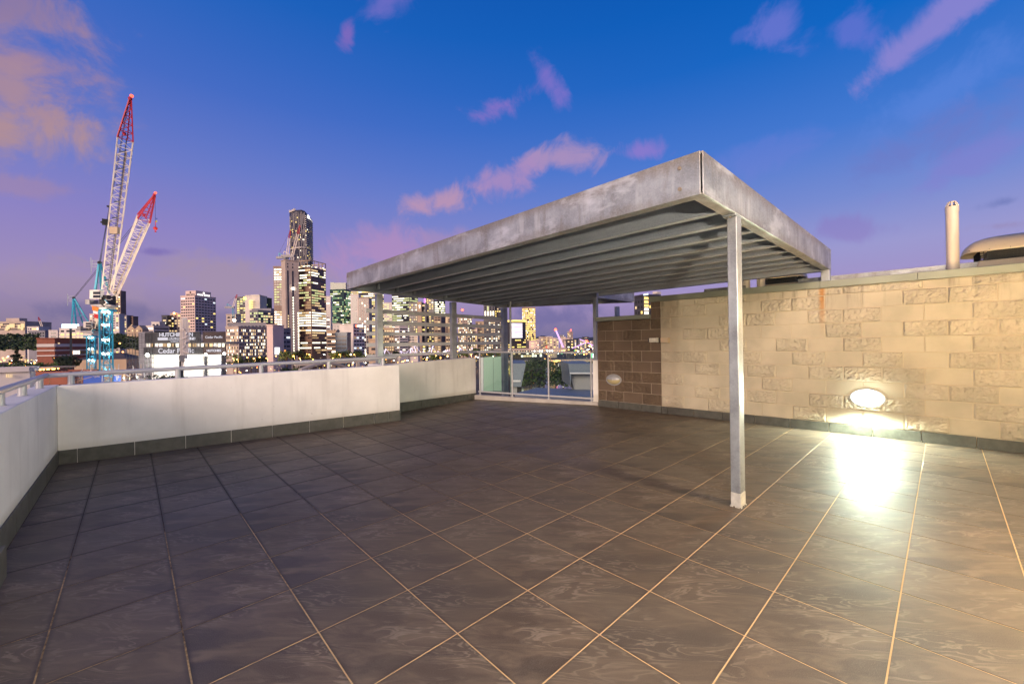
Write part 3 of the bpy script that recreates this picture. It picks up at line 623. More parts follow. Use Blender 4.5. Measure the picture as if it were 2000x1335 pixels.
mb = MB(); c6 = at(996.5, 600, 20.6*S); z6 = 4.9*S; mb.tube((c6.x, c6.y, -1), (c6.x, c6.y, z6), .055*S, M['galv_p'], 14); mb.tube((c6.x, c6.y, z6-.02), (c6.x, c6.y, z6+.03), .09*S, M['galv_p'], 12); setang(mb.build('downpipe', parent=pg))
for z0, z1 in ((4.225, 4.405), (3.735, 3.91), (3.275, 3.43), (2.80, 2.965), (2.36, 2.48)):
    mb = MB(); a, b = 3.75, 12.5
    mb.hexa([U(a, LB(a)+.285, z0), U(b, LB(b)+.285, z0+.0), U(b, LB(b)+.325, z0), U(a, LB(a)+.325, z0), U(a, LB(a)+.285, z1), U(b, LB(b)+.285, z1), U(b, LB(b)+.325, z1), U(a, LB(a)+.325, z1)], M['slat'])
    mb.build('slat', parent=pg, bevel=.003)
fb_ = bpy.data.objects  # bolts on the front beam ends
for (y, z) in ((-3.62, 5.53), (-3.62, 5.21), (9.45, 5.55), (9.45, 5.2)):
    mb = MB(); mb.tube(U(2.785, y, z), U(2.80, y, z), .03*S, M['bolt'], 10); mb.build('bolt', parent=pg)

# ---- glass railing at the far corner
GA = Vector((9.72, 10.05)); GB = Vector((12.00, 4.70)); gd = (GB-GA).normalized(); gn = Vector((-gd.y, gd.x))
gl = empty('glass_balustrade', U(10.9, 7.3), 'glass railing with silver tube frame between the white parapet and the pier', 'railing')
def gp(t, z, o=0): p = GA+gd*t+gn*o; return U(p.x, p.y, z)
GL = (GB-GA).length
zc = lambda t: lerp(.225, .14, t/GL); zb_ = lambda t: lerp(.42, .30, t/GL); zt = lambda t: lerp(2.405, 2.345, t/GL)
mb = MB(); o0, o1_ = -.12, .22
mb.hexa([gp(-.25,-.5,o0), gp(GL+.3,-.5,o0), gp(GL+.3,-.5,o1_), gp(-.25,-.5,o1_), gp(-.25,zc(0),o0), gp(GL+.3,zc(GL),o0), gp(GL+.3,zc(GL),o1_), gp(-.25,zc(0),o1_)], mat('concrete_curb', (.36, .34, .32), .8, var=.15, bump=.3)); mb.build('curb', parent=gl, bevel=.006)
ts = [.02, 1.84, 3.74, GL-.02]
mb = MB(); mb.bar(gp(-.12, zt(0)+.03), gp(GL+.12, zt(GL)+.03), .10*S, .075*S, M['rail']); mb.build('top_rail', parent=gl, bevel=.006)
mb = MB(); mb.bar(gp(-.08, zb_(0)-.02), gp(GL+.08, zb_(GL)-.02), .075*S, .075*S, M['rail']); mb.build('bottom_rail', parent=gl, bevel=.006)
for t in ts:
    mb = MB(); mb.tube(gp(t, zc(t)), gp(t, zt(t)-.005), .042*S, M['rail'], 14); mb.tube(gp(t, zc(t)), gp(t, zc(t)+.03), .09*S, M['rail'], 14); setang(mb.build('post', parent=gl))
for a, b in zip(ts[:-1], ts[1:]):
    mb = MB(); a += .06; b -= .06
    mb.hexa([gp(a, zb_(a)+.02, -.008), gp(b, zb_(b)+.02, -.008), gp(b, zb_(b)+.02, .008), gp(a, zb_(a)+.02, .008), gp(a, zt(a)-.01, -.008), gp(b, zt(b)-.01, -.008), gp(b, zt(b)-.01, .008), gp(a, zt(a)-.01, .008)], M['glass'])
    mb.build('glass_panel', parent=gl)
pier = MB(); a = (12.03, 4.64); b = (12.13, 4.40)
pier.prism([(x*S, y*S) for x, y in ((11.99, 4.62), (12.11, 4.34), (12.5, 4.42), (12.4, 4.76))], -.3, 2.04*S, M['render']); tag(pier.build('rendered_pier', bevel=.006), 'narrow white rendered pier between the glass railing and the brown blocks', 'pier')

# ---- things on the plant roof behind the block wall
mb = MB(); e = mw(cwall)
def rb(s0, s1, d0, d1, z0, z1, m_): mb.hexa([e @ Vector((x*S, y*S, z*S)) for x, y, z in ((s0,d0,z0),(s1,d0,z0),(s1,d1,z0),(s0,d1,z0),(s0,d0,z1),(s1,d0,z1),(s1,d1,z1),(s0,d1,z1))], m_)
rb(1.5, 14, .47, 9, 4.2, 4.45, M['cap']); tag(mb.build('plant_roof'), kind='structure')
def upst(s0, s1, d, z, lb):
    mb2 = MB(); mb2.hexa([e @ Vector((x*S, y*S, q*S)) for x, y, q in ((s0,d,4.45),(s1,d,4.45),(s1,d+.12,4.45),(s0,d+.12,4.45),(s0,d,z),(s1,d,z),(s1,d+.12,z),(s0,d+.12,z))], M['galv']); tag(mb2.build('roof_upstand'), lb, 'flashing')
upst(6.3, 12.5, .75, 4.90, 'weathered metal upstand behind the cream wall near the vent pipe')
upst(3.35, 4.75, .55, 4.84, 'short grey metal upstand behind the wall left of the main post')
vc = at(1863, 524, 13.2*S*.95); vb = e.inverted() @ vc; pv = wpt(9.85, .70, 4.45)
vp_ = empty('vent_pipe', pv, 'tall cream plastic vent pipe standing behind the cream wall', 'pipe'); R_ = .128*S
mb = MB(); mb.tube(pv, pv+Vector((0,0,1.91*S)), R_, M['pvc'], 28); setang(mb.build('pipe', parent=vp_))
mb = MB(); mb.tube(pv+Vector((0,0,.32*S)), pv+Vector((0,0,.37*S)), R_*1.07, M['pvc'], 28); setang(mb.build('collar', parent=vp_))
mb = MB(); z_ = pv+Vector((0,0,1.88*S)); mb.tube(z_, z_+Vector((0,0,.15*S)), R_*1.06, M['pvc'], 28); mb.tube(z_+Vector((0,0,.28*S)), z_+Vector((0,0,.295*S)), R_*.6, M['pvc'], 20)
for j in range(8):
    t = j*math.pi/4; d_ = Vector((math.cos(t), math.sin(t), 0)); mb.bar(z_+Vector((0,0,.15*S))+d_*R_*1.0, z_+Vector((0,0,.285*S))+d_*R_*.58, .03*S, .02*S, M['pvc'])
mb.tube(z_+Vector((0,0,.14*S)), z_+Vector((0,0,.2*S)), R_*.5, M['black'], 12); mb.build('slotted_cap', parent=vp_)
def roofvent(label, c, ang, L, W_, H, k=1.0):
    """low domed exhaust ventilator: base curb, mesh cage, folded hood"""
    t = empty('roof_ventilator', c, label, 'ventilator', rz=ang); em = mw(t)
    X = lambda x, y, z: em @ Vector((x, y, z))
    mb = MB(); mb.hexa([X(x, y, z) for x, y, z in ((-L*.42,-W_*.42,0),(L*.42,-W_*.42,0),(L*.42,W_*.42,0),(-L*.42,W_*.42,0),(-L*.38,-W_*.38,H*.32),(L*.38,-W_*.38,H*.32),(L*.38,W_*.38,H*.32),(-L*.38,W_*.38,H*.32))], M['cream_m']); mb.build('base', parent=t, bevel=.01)
    mb = MB(); n = 26
    for side in (-1, 1):
        for i in range(n+1):
            x = -L*.37+L*.74*i/n; mb.bar(X(x, side*W_*.36, H*.3), X(x, side*W_*.36, H*.62), .006, .006, M['black'])
        for i in range(5): z = H*(.34+.06*i); mb.bar(X(-L*.37, side*W_*.36, z), X(L*.37, side*W_*.36, z), .006, .006, M['black'])
    for i in range(10):
        y = -W_*.36+W_*.72*i/9
        for sx in (-1, 1): mb.bar(X(sx*L*.37, y, H*.3), X(sx*L*.37, y, H*.62), .006, .006, M['black'])
    mb.build('mesh_cage', parent=t)
    mb = MB(); mb.hexa([X(x, y, z) for x, y, z in ((-L*.3,-W_*.25,H*.3),(L*.3,-W_*.25,H*.3),(L*.3,W_*.25,H*.3),(-L*.3,W_*.25,H*.3),(-L*.3,-W_*.25,H*.6),(L*.3,-W_*.25,H*.6),(L*.3,W_*.25,H*.6),(-L*.3,W_*.25,H*.6))], M['black']); mb.build('fan_box', parent=t)
    mb = MB(); id_ = mb.mid(M['cream_m']); nx, ny = 20, 12
    def sup(u_, p): return math.copysign(abs(u_)**p, u_)
    for i in range(nx+1):
        for j in range(25):
            f_ = math.pi/2*i/nx; th = 2*math.pi*j/24
            mb.v.append(X(sup(math.cos(th), .45)*math.cos(f_)**.5*L*.5 if f_ < math.pi/2 else 0, sup(math.sin(th), .45)*math.cos(f_)**.5*W_*.5 if f_ < math.pi/2 else 0, H*.55+math.sin(f_)*H*.45))
    for i in range(nx):
        for j in range(24): mb.f.append((i*25+j, i*25+j+1, (i+1)*25+j+1, (i+1)*25+j)); mb.mi.append(id_)
    h = mb.build('hood', parent=t, smooth=True); so = h.modifiers.new('s', 'SOLIDIFY'); so.thickness = .004
    mb = MB()
    for i in range(7): mb.ball(X(-L*.46+L*.92*i/6, -W_*.5, H*.6), .006, M['bolt'], 6)
    mb.build('rivets', parent=t)['kind'] = 'stuff'
roofvent('wide low cream roof ventilator with mesh sides beside the vent pipe', wpt(11.2, 1.3, 4.6), rz, 2.3*S, 1.5*S, .98*S)
roofvent('small cream roof ventilator with mesh cage behind the main post', wpt(5.75, 1.5, 4.6), rz, 1.4*S, 1.2*S, .78*S)
for s_, lb in ((3.98, 'short fat cream vent pipe just right of the main post'), (4.45, 'short fat cream vent pipe left of the small ventilator')):
    p = wpt(s_+.75, .8, 4.45); t = empty('vent_stub', p, lb, 'pipe'); mb = MB(); mb.tube(p, p+Vector((0,0,.80*S)), .13*S, M['pvc'], 20); setang(mb.build('pipe', parent=t))
    mb = MB(); mb.tube(p+Vector((0,0,.76*S)), p+Vector((0,0,.83*S)), .145*S, M['pvc'], 20); setang(mb.build('rim', parent=t))
# ================================================================== CITY
GZ = -18.0
random.seed(21)
def H2(u, v=640): r = ray(u, v); return Vector((r.x, r.y))
C2 = Vector((CAM.x, CAM.y))
def topz(u, v, depth): return CAM.z + ray(u, v).z*depth
def rot2(v, a): return Vector((v.x*math.cos(a)-v.y*math.sin(a), v.x*math.sin(a)+v.y*math.cos(a)))
def isect(p, d, q, e):     # p + a d = q + t e
    det = d.x*(-e.y)+e.x*d.y; r = q-p
    return (r.x*(-e.y)+e.x*r.y)/det
concr = mat('beige_concrete', (.46, .37, .30), .85, var=.12, vscale=.15)
white_c = mat('pale_facade', (.62, .56, .50), .8, var=.1, vscale=.12)
pink_c = mat('pinkish_facade', (.66, .50, .43), .8, var=.08, vscale=.1)
grey_c = mat('grey_facade', (.22, .21, .23), .8, var=.12, vscale=.12)
dark_c = mat('dark_facade', (.035, .034, .045), .35, var=.3, vscale=.1)
brown_c = mat('brown_facade', (.20, .12, .085), .5, var=.2, vscale=.12)
green_c = mat('green_glass_facade', (.02, .065, .045), .2, var=.3, vscale=.1)
brick_c = mat('red_brick_facade', (.26, .085, .05), .85, var=.15, vscale=.4)
roof_c = mat('dark_roof', (.07, .06, .06), .8, var=.2, vscale=.3)
tan_c = mat('tan_facade', (.45, .33, .22), .85, var=.1, vscale=.1)
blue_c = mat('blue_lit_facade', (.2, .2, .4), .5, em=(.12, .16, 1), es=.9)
W1 = emi('window_warm', (1, .70, .36), 1.15); W2 = emi('window_warm_dim', (1, .62, .28), .5); W3 = emi('window_white', (1, .92, .70), 2.4)
W4 = emi('window_yellow_green', (.92, .95, .42), .95); W5 = emi('window_green', (.38, .75, .36), .55); W6 = emi('window_gold', (1, .72, .20), 1.8)
W7 = emi('window_orange', (1, .40, .08), 1.6); W8 = emi('window_cool', (.80, .92, 1), 1.5); WP = emi('purple_light', (.7, .12, 1), 3)
WD_ = mat('window_dark', (.03, .032, .04), .12); WB_ = mat('window_dusk', (.10, .095, .14), .1)
RED = emi('red_beacon', (1, .05, .02), 14); ORL = emi('orange_lamp', (1, .42, .08), 16); WHL = emi('white_lamp', (1, .96, .82), 22); SIGNW = emi('sign_white', (1, 1, 1), 2.2)
PAL = {'office': [(.30, W4), (.18, W3), (.12, W1), (.12, W5), (.28, WD_)], 'officeY': [(.40, W6), (.22, W3), (.15, W1), (.23, WD_)],
 'apt': [(.20, W1), (.06, W3), (.10, W6), (.36, WD_), (.28, WB_)], 'aptlit': [(.36, W1), (.10, W3), (.2, W6), (.34, WD_)],
 'white': [(.62, W3), (.22, W1), (.16, WD_)], 'dim': [(.16, W2), (.08, W1), (.30, WD_), (.46, brown_c)], 'green': [(.24, W4), (.12, W3), (.26, W5), (.38, WD_)],
 'gold': [(.5, W6), (.24, W1), (.12, W3), (.14, WD_)], 'hotel': [(.28, W6), (.16, W1), (.04, W3), (.52, WD_)], 'dark': [(.03, W1), (.97, WD_)]}
def pick(p):
    r = random.random(); a = 0
    for q, m_ in p:
        a += q
        if r < a: return m_
    return p[-1][1]
def facade(mb, P0, P1, z0, z1, fh, ws, wf, hf, pal, band=0, rowpal=None, off=.12, inset=.4):
    d = P1-P0; L = d.length; d = d/L; n = Vector((d.y, -d.x)); mid = (P0+P1)/2
    if n.dot(C2-mid) < 0: n = -n
    nc = max(1, int((L-2*inset)/ws)); ws_ = (L-2*inset)/nc; nr = max(1, int((z1-z0)/fh))
    for r in range(nr):
        zt_ = z1-r*fh-fh*(1-hf)/2; zb2 = zt_-fh*hf
        pr = rowpal(r, nr) if rowpal else pal
        if isinstance(pr, str): pr = PAL[pr]
        run = None; left = 0
        for c in range(nc):
            if left <= 0: run = pick(pr); left = 1 if not band else random.randint(1, band)
            left -= 1
            a = P0+d*(inset+c*ws_+ws_*(1-wf)/2)+n*off; b = a+d*ws_*wf
            mb.quad((a.x, a.y, zb2), (b.x, b.y, zb2), (b.x, b.y, zt_), (a.x, a.y, zt_), run)
def building(label, xs, ytop, depth, body, pal='apt', fh=3.4, ws=3.0, wf=.6, hf=.5, ybot=735, cat='building', group=None, band=0, rowpal=None, roofs=(), name='building', margin=1.2, thick=None, phi=None, faces='lr', pals=None, trim=True, hband=None):
    xl, xc, xr = xs; vm = (ytop+668)/2
    if xc is None:
        a = C2+H2(xl, vm)*depth; b = C2+H2(xr, vm)*depth; th = thick or (b-a).length*.8; dv = (b-a).normalized(); dv = Vector((-dv.y, dv.x))
        if dv.dot((a+b)/2-C2) < 0: dv = -dv
        quad_ = [a, b, b+dv*th, a+dv*th]; fc = [(a, b)]
    else:
        wl_, wr_ = xc-xl, xr-xc; ph = math.radians(phi if phi is not None else 45+33*(wl_-wr_)/(wl_+wr_))
        P = C2+H2(xc, vm)*depth; vd = H2(xc, vm).normalized(); dl = rot2(vd, ph); dr = rot2(vd, ph-math.pi/2)
        a = isect(P, dl, C2, H2(xl, vm)); b = isect(P, dr, C2, H2(xr, vm)); Lc = P+dl*a; Rc = P+dr*b
        quad_ = [P, Rc, Rc+dl*a, Lc]; fc = ([(Lc, P)] if 'l' in faces else [])+([(P, Rc)] if 'r' in faces else [])
    zt_ = topz((xl+xr)/2 if xc is None else xc, ytop, depth)
    cen = sum((Vector(q) for q in quad_), Vector((0, 0)))/4
    t = empty(name, (cen.x, cen.y, GZ), label, cat, group)
    mb = MB(); mb.prism([tuple(q) for q in quad_], GZ-.5, zt_, body); mb.build('wall', parent=t)
    zlow = max(GZ+3, topz((xl+xr)/2, ybot, depth))
    mb = MB()
    for k, (p, q) in enumerate(fc):
        pp = pals[k] if pals else pal
        if pp: facade(mb, p, q, zlow, zt_-margin, fh, ws, wf, hf, PAL[pp] if isinstance(pp, str) else pp, band, rowpal)
    if mb.v: tag(mb.build('window', parent=t), kind='stuff')
    if trim:       # parapet cap and string courses
        mb = MB(); g = [cen+(q-cen)*1.0 for q in quad_]; k_ = .35
        for i in range(4):
            p, q = g[i], g[(i+1) % 4]; dv = (q-p).normalized(); nn_ = Vector((dv.y, -dv.x))
            if nn_.dot(p-cen) < 0: nn_ = -nn_
            mb.bar((p.x+nn_.x*.1, p.y+nn_.y*.1, zt_+.2), (q.x+nn_.x*.1, q.y+nn_.y*.1, zt_+.2), .6, .7, body)
        mb.build('roof_parapet', parent=t)
    for (u0, u1, yt) in roofs:
        d_ = depth*1.03; a = C2+H2(u0, vm)*d_; b = C2+H2(u1, vm)*d_; dv = (b-a).normalized(); dv = Vector((-dv.y, dv.x)); th = max(3, (b-a).length*.5)
        if dv.dot(a-C2) < 0: dv = -dv
        mb = MB(); mb.prism([tuple(a), tuple(b), tuple(b+dv*th), tuple(a+dv*th)], zt_-.3, topz((u0+u1)/2, yt, d_), body); mb.build('roof_plant', parent=t)
    return t, quad_, zt_
def beacon(u, v, depth, label, r=1.0, m_=None, name='beacon', cat='light'):
    mb = MB(); p = at(u, v, depth); mb.ball(p, r*depth/FPX, m_ or RED, 8); mb.tube((p.x, p.y, p.z-6*depth/FPX), p, .25*depth/FPX, M['dark_metal'], 6)
    return tag(mb.build(name), label, cat)

# ---- ground, river, hills
mb = MB(); mb.quad((-9000, -9000, GZ), (9000, -9000, GZ), (9000, 9000, GZ), (-9000, 9000, GZ), mat('city_ground', (.045, .04, .035), .9, var=.5, vscale=.02)); tag(mb.build('ground'), kind='structure')
rv = [at(u, 690, d) for u, d in ((1012, 130), (1200, 130), (1230, 420), (985, 420))]
m_w = mat('river_water', (.012, .014, .02), .08, bump=.25, bscale=.6)
mb = MB(); mb.quad(*[(p.x, p.y, GZ+.02) for p in rv], m_w); tag(mb.build('river'), kind='structure')
rd = mat('asphalt', (.05, .048, .046), .85)
a1, a2 = at(300, 690, 96), at(1000, 690, 230); dv = (Vector((a2.x-a1.x, a2.y-a1.y))).normalized(); nv = Vector((-dv.y, dv.x))*8
mb = MB(); mb.quad((a1.x-nv.x, a1.y-nv.y, GZ+.03), (a2.x-nv.x, a2.y-nv.y, GZ+.03), (a2.x+nv.x, a2.y+nv.y, GZ+.03), (a1.x+nv.x, a1.y+nv.y, GZ+.03), rd); tag(mb.build('road'), kind='structure')
for prof, depth in (([(-60, 652), (0, 647), (60, 649), (110, 655), (200, 652), (290, 650), (360, 653), (450, 662)], 1400), ([(940, 668), (1000, 664), (1045, 659), (1058, 655), (1068, 656), (1082, 660), (1110, 661), (1140, 659), (1180, 657), (1250, 655), (1300, 660)], 2600)):
    mb = MB(); hm = mat('wooded_hills', (.03, .035, .04), .95, var=.4, vscale=.01)
    for (u0, v0), (u1, v1) in zip(prof[:-1], prof[1:]):
        n = 6
        for i in range(n):
            ua, ub = lerp(u0, u1, i/n), lerp(u0, u1, (i+1)/n); va, vb = lerp(v0, v1, i/n), lerp(v0, v1, (i+1)/n)
            A = at(ua, va, depth); B = at(ub, vb, depth); A2 = at(ua, va, depth*.8); B2 = at(ub, vb, depth*.8); A3 = at(ua, va, depth*1.3); B3 = at(ub, vb, depth*1.3)
            mb.quad((A2.x, A2.y, GZ), (B2.x, B2.y, GZ), B, A, hm); mb.quad(A, B, (B3.x, B3.y, GZ), (A3.x, A3.y, GZ), hm)
    tag(mb.build('hills', smooth=True), kind='structure')

# ---- trees
leafm = [mat('leaves_dark', (.014, .026, .009), .7), mat('leaves_mid', (.05, .085, .02), .7), mat('leaves_lit', (.09, .13, .025), .7)]
bark = mat('bark', (.08, .055, .035), .9)
def tree(u, vtop, depth, wpx, label, group=None, dens=1.0, base=None, tone=(0, 1), shape='round'):
    pc = at(u, vtop, depth); base = GZ if base is None else base; px = depth/FPX; R = wpx*px/2; H = pc.z-base
    t = empty('tree', (pc.x, pc.y, base), label, 'tree', group)
    mb = MB(); cz = pc.z-R*.75; mb.tube((pc.x, pc.y, base), (pc.x, pc.y, max(base+1, cz)), R*.09, bark, 8, R*.05)
    for i in range(5):
        a = random.random()*6.28; mb.tube((pc.x, pc.y, max(base+.6, cz-R*.5)), (pc.x+math.cos(a)*R*.6, pc.y+math.sin(a)*R*.6, cz+random.uniform(-.1, .5)*R), R*.045, bark, 6, R*.012)
    mb.build('trunk', parent=t)
    mb = MB(); cl = []
    for i in range(int(11*dens)+5):
        a = random.random()*6.28; rr = R*random.random()**.6*.78
        if shape == 'cone': f_ = random.random(); cl.append((Vector((pc.x+math.cos(a)*R*(1-f_)*.75, pc.y+math.sin(a)*R*(1-f_)*.75, pc.z-(1-f_)*min(H*.8, R*3.2))), R*(.2+.25*(1-f_))))
        else: cl.append((Vector((pc.x+math.cos(a)*rr, pc.y+math.sin(a)*rr, pc.z-R*.28-random.random()*R*.9*(.3+rr/R))), R*random.uniform(.22, .4)))
    s_ = max(px*1.3, R*.055)
    for c, r in cl:
        lm = leafm[random.choice(tone)]
        for i in range(int(70*dens)):
            d = Vector((random.gauss(0, 1), random.gauss(0, 1), random.gauss(0, .8))).normalized()*r*random.uniform(.55, 1.05); p = c+d
            x = Vector((random.gauss(0, 1), random.gauss(0, 1), random.gauss(0, 1))).normalized(); y = x.cross(d.normalized()+Vector((.01, .02, .03)))
            y = y.normalized() if y.length > 0 else Vector((0, 0, 1)); k = s_*random.uniform(.6, 1.3); i0 = len(mb.v); lm2 = leafm[random.choice(tone)] if random.random() < .3 else lm
            mb.v += [p-x*k, p+y*k*.7, p+x*k, p-y*k*.6]; mb.f.append((i0, i0+1, i0+2, i0+3)); mb.mi.append(mb.mid(lm2))
    mb.build('crown', parent=t); return t
def lamp(u, v, depth, label, m_=None, r=1.5, energy=0, col=(1, .5, .15), group=None, pole=True, name='street_lamp'):
    p = at(u, v, depth); px = depth/FPX; t = empty(name, (p.x, p.y, GZ), label, 'street lamp', group)
    if pole:
        mb = MB(); mb.tube((p.x+px*2, p.y, GZ), (p.x+px*2, p.y, p.z+px*1.5), px*.45, M['dark_metal'], 6, px*.3); mb.bar((p.x+px*2, p.y, p.z+px*1.5), (p.x, p.y, p.z+px*1.4), px*.5, px*.4, M['dark_metal']); mb.build('pole', parent=t)
    mb = MB(); mb.ball(p, r*px, m_ or ORL, 8, (1, 1, .7)); mb.build('lamp_head', parent=t)
    if energy:
        ld = bpy.data.lights.new('lamp_light', 'POINT'); ld.energy = energy; ld.color = col; ld.shadow_soft_size = .4
        lo = bpy.data.objects.new('lamp_light', ld); C.objects.link(lo); lo.parent = t; lo.location = (0, 0, p.z-GZ-r*px-.5)
    return t
def textpart(s, pos, size, xdir, m_, parent, name='lettering', depth=.03, bold=0, space=1.0):
    cu = bpy.data.curves.new('t', 'FONT'); cu.body = s; cu.size = size; cu.extrude = depth; cu.offset = bold; cu.space_character = space; cu.align_x = 'CENTER'; cu.align_y = 'CENTER'
    o = bpy.data.objects.new('t', cu); C.objects.link(o); bpy.context.view_layer.update()
    me = bpy.data.meshes.new_from_object(o.evaluated_get(bpy.context.evaluated_depsgraph_get())); bpy.data.objects.remove(o)
    x = Vector((xdir.x, xdir.y, 0)).normalized(); z = Vector((0, 0, 1)); n = x.cross(z)      # text x, up z, normal toward viewer
    mt = Matrix(((x.x, z.x, n.x, pos[0]), (x.y, z.y, n.y, pos[1]), (x.z, z.z, n.z, pos[2]), (0, 0, 0, 1)))
    me.transform(mw(parent).inverted() @ mt); me.materials.clear(); me.materials.append(m_)
    o = bpy.data.objects.new(name, me); C.objects.link(o); o.parent = parent; return o

# ---- the tall towers
def towrow(r, n):
    if r < 6: return [(.55, W3), (.2, W1), (.25, WD_)] if r < 2 else [(.30, W4), (.20, W3), (.20, WD_), (.30, brown_c)]
    if r < 15: return [(.26, W4), (.16, W1), (.12, W2), (.2, WD_), (.26, brown_c)]
    if r in (15, 16): return PAL['dim']
    if 17 <= r <= 22: return [(.93, W3), (.07, W1)]
    if r == 24: return [(.8, W3), (.2, W1)]
    if r in (29, 31, 34): return [(.75, W3), (.25, WD_)]
    return PAL['dim']
t, q, zt_ = building('dark brown glass office tower with open lit top floors, tallest in the foreground skyline', (582, 608, 637), 523, 330, brown_c, fh=2.05, ws=1.7, wf=.86, hf=.52, ybot=692, rowpal=towrow, band=4, phi=48, margin=.5)
mb = MB()            # open frame on top
zf = topz(608, 508, 330)
P_, R_c, B_c, L_c = [Vector(v) for v in q]
for (a, b) in ((P_, R_c), (L_c, P_), (R_c, B_c)):
    mb.bar((a.x, a.y, zf), (b.x, b.y, zf), .5, .5, tan_c)
    for i in range(5): p = lerp(a, b, i/4); mb.bar((p.x, p.y, zt_), (p.x, p.y, zf), .4, .4, tan_c)
    for i in range(14): p = lerp(a, b, (i+.5)/14); z_ = zt_+.3+random.random()*2; mb.box(p.x-.5, p.x+.5, p.y-.5, p.y+.5, z_, z_+.5, random.choice([W3, W1, W1, WD_]))
mb.build('open_top_frame', parent=t)
def rp2(r, n): return [(.75, W3), (.25, W1)] if r < 5 or 17 <= r <= 23 or r == 26 else ([(.4, W4), (.6, WD_)] if r < 15 else PAL['dim'])
mbk, qk, zk = building('narrow brown glass wing on the left of the concrete lift core', (535, None, 552), 521, 333, brown_c, fh=2.05, ws=1.9, wf=.85, hf=.55, ybot=692, rowpal=rp2, band=2)
core, qc, zc_ = building('pale concrete lift core with two dark vertical slots between the glass wings', (550, 558, 584), 507, 318, concr, pal=None, phi=20)
mb = MB(); a, b = Vector(qc[0]), Vector(qc[1]); dv = (b-a).normalized(); n2 = Vector((dv.y, -dv.x)); n2 = n2 if n2.dot(C2-a) > 0 else -n2
def strip(mb, f0, f1, z0, z1, m_, o=.1):
    p = a+(b-a)*f0+n2*o; r = a+(b-a)*f1+n2*o; mb.quad((p.x, p.y, z0), (r.x, r.y, z0), (r.x, r.y, z1), (p.x, p.y, z1), m_)
z50 = topz(565, 527, 318)
for f0, f1 in ((.12, .24), (.49, .61)): strip(mb, f0, f1, GZ, z50, WD_); strip(mb, f0+.02, f1-.02, z50+2, z50+3.5, WD_); strip(mb, f0+.02, f1-.02, z50+4.6, z50+5.6, WD_)
mb.build('slot', parent=core)
mb = MB()
for k in range(21): z_ = topz(570, 582, 318)-k*2.1; strip(mb, .51, .60, z_, z_+1.4, W3, .14)
for k in range(14): z_ = topz(570, 618, 318)-k*2.1; strip(mb, .14, .22, z_, z_+1.3, W1, .14)
for k in range(17): z_ = topz(570, 612, 318)-k*2.1; strip(mb, .88, .97, z_, z_+1.4, W3, .14)
mb.build('window', parent=core)['kind'] = 'stuff'
mb = MB(); p = a+(b-a)*.55+n2*.6; mb.ball((p.x, p.y, topz(573, 562, 318)), .8, WHL, 8); mb.build('work_light', parent=core)
# far tower behind: curved right side
dep = 560; t = empty('building', (*tuple(C2+H2(588, 540)*dep*1.04), GZ), 'tallest dark residential tower with white vertical strips and balcony bands on its curved side', 'building')
prof = []; uL, uR = 567, 610
for (u, dd) in ((567, 1.0), (578, .985), (590, .98), (597, .985), (603, .995), (607, 1.01), (610, 1.035), (609, 1.07), (590, 1.1), (570, 1.06)): p = C2+H2(u, 540)*dep*dd; prof.append((p.x, p.y))
ztA = topz(570, 415, dep); ztB = topz(607, 421, dep)
mb = MB(); mb.prism(prof, GZ, [ztA, ztA+.5, ztA, ztA-1, ztB, ztB-.5, ztB-1, ztB, ztA, ztA], dark_c); mb.build('wall', parent=t)
pv2 = [Vector(p) for p in prof]
mb = MB()
for i in range(3):
    a_, b_ = pv2[i], pv2[i+1]; dv = (b_-a_); n2_ = Vector((dv.y, -dv.x)).normalized(); n2_ = n2_ if n2_.dot(C2-a_) > 0 else -n2_
    for s_ in range(5):
        f_ = (s_+random.random()*.5+.2)/5; p = a_+dv*f_+n2_*.3; z1_ = ztA-random.uniform(0, 8); 
        for sg in range(3):
            z0_ = z1_-random.uniform(8, 30); mb.bar((p.x, p.y, z0_), (p.x, p.y, z1_), .45, .3, white_c); z1_ = z0_-random.uniform(4, 12)
mb.build('vertical_fin', parent=t)['kind'] = 'stuff'
mb = MB()
for i in range(3, 6):
    a_, b_ = pv2[i], pv2[i+1]; dv = (b_-a_); n2_ = Vector((dv.y, -dv.x)).normalized(); n2_ = n2_ if n2_.dot(C2-a_) > 0 else -n2_
    z_ = ztB-3
    while z_ > topz(600, 510, dep)-6: mb.bar((a_.x+n2_.x, a_.y+n2_.y, z_), (b_.x+n2_.x, b_.y+n2_.y, z_), 1.6, 1.0, white_c); z_ -= 2.75
a_ = pv2[0]; b_ = pv2[6]; z_ = topz(590, 487, dep)
for i in range(6): mb.bar((pv2[i].x*.998+CAM.x*.002, pv2[i].y*.998, z_), (pv2[i+1].x*.998+CAM.x*.002, pv2[i+1].y*.998, z_), 1.2, 1.1, white_c)
mb.build('balcony_band', parent=t)['kind'] = 'stuff'
mb = MB()
for i in range(6): facade(mb, pv2[i], pv2[i+1], topz(590, 510, dep), ztB-4, 3, 2.2, .6, .5, [(.13, W6), (.03, W3), (.84, WD_)], off=.2, inset=.2)
for k in range(9): p = pv2[0]+(pv2[1]-pv2[0])*(.1+.1*k); mb.box(p.x-1, p.x+1, p.y-1, p.y+1, ztA-.5, ztA+random.uniform(1, 3), white_c)
tag(mb.build('window', parent=t), kind='stuff')
mb = MB(); p = pv2[4]+(pv2[5]-pv2[4])*.5; p = p*.999; mb.bar((pv2[4].x*.995, pv2[4].y*.995, ztB-3), (pv2[6].x*.995, pv2[6].y*.995, ztB-4), 1.5, 4.5, SIGNW); mb.build('lit_crown', parent=t)

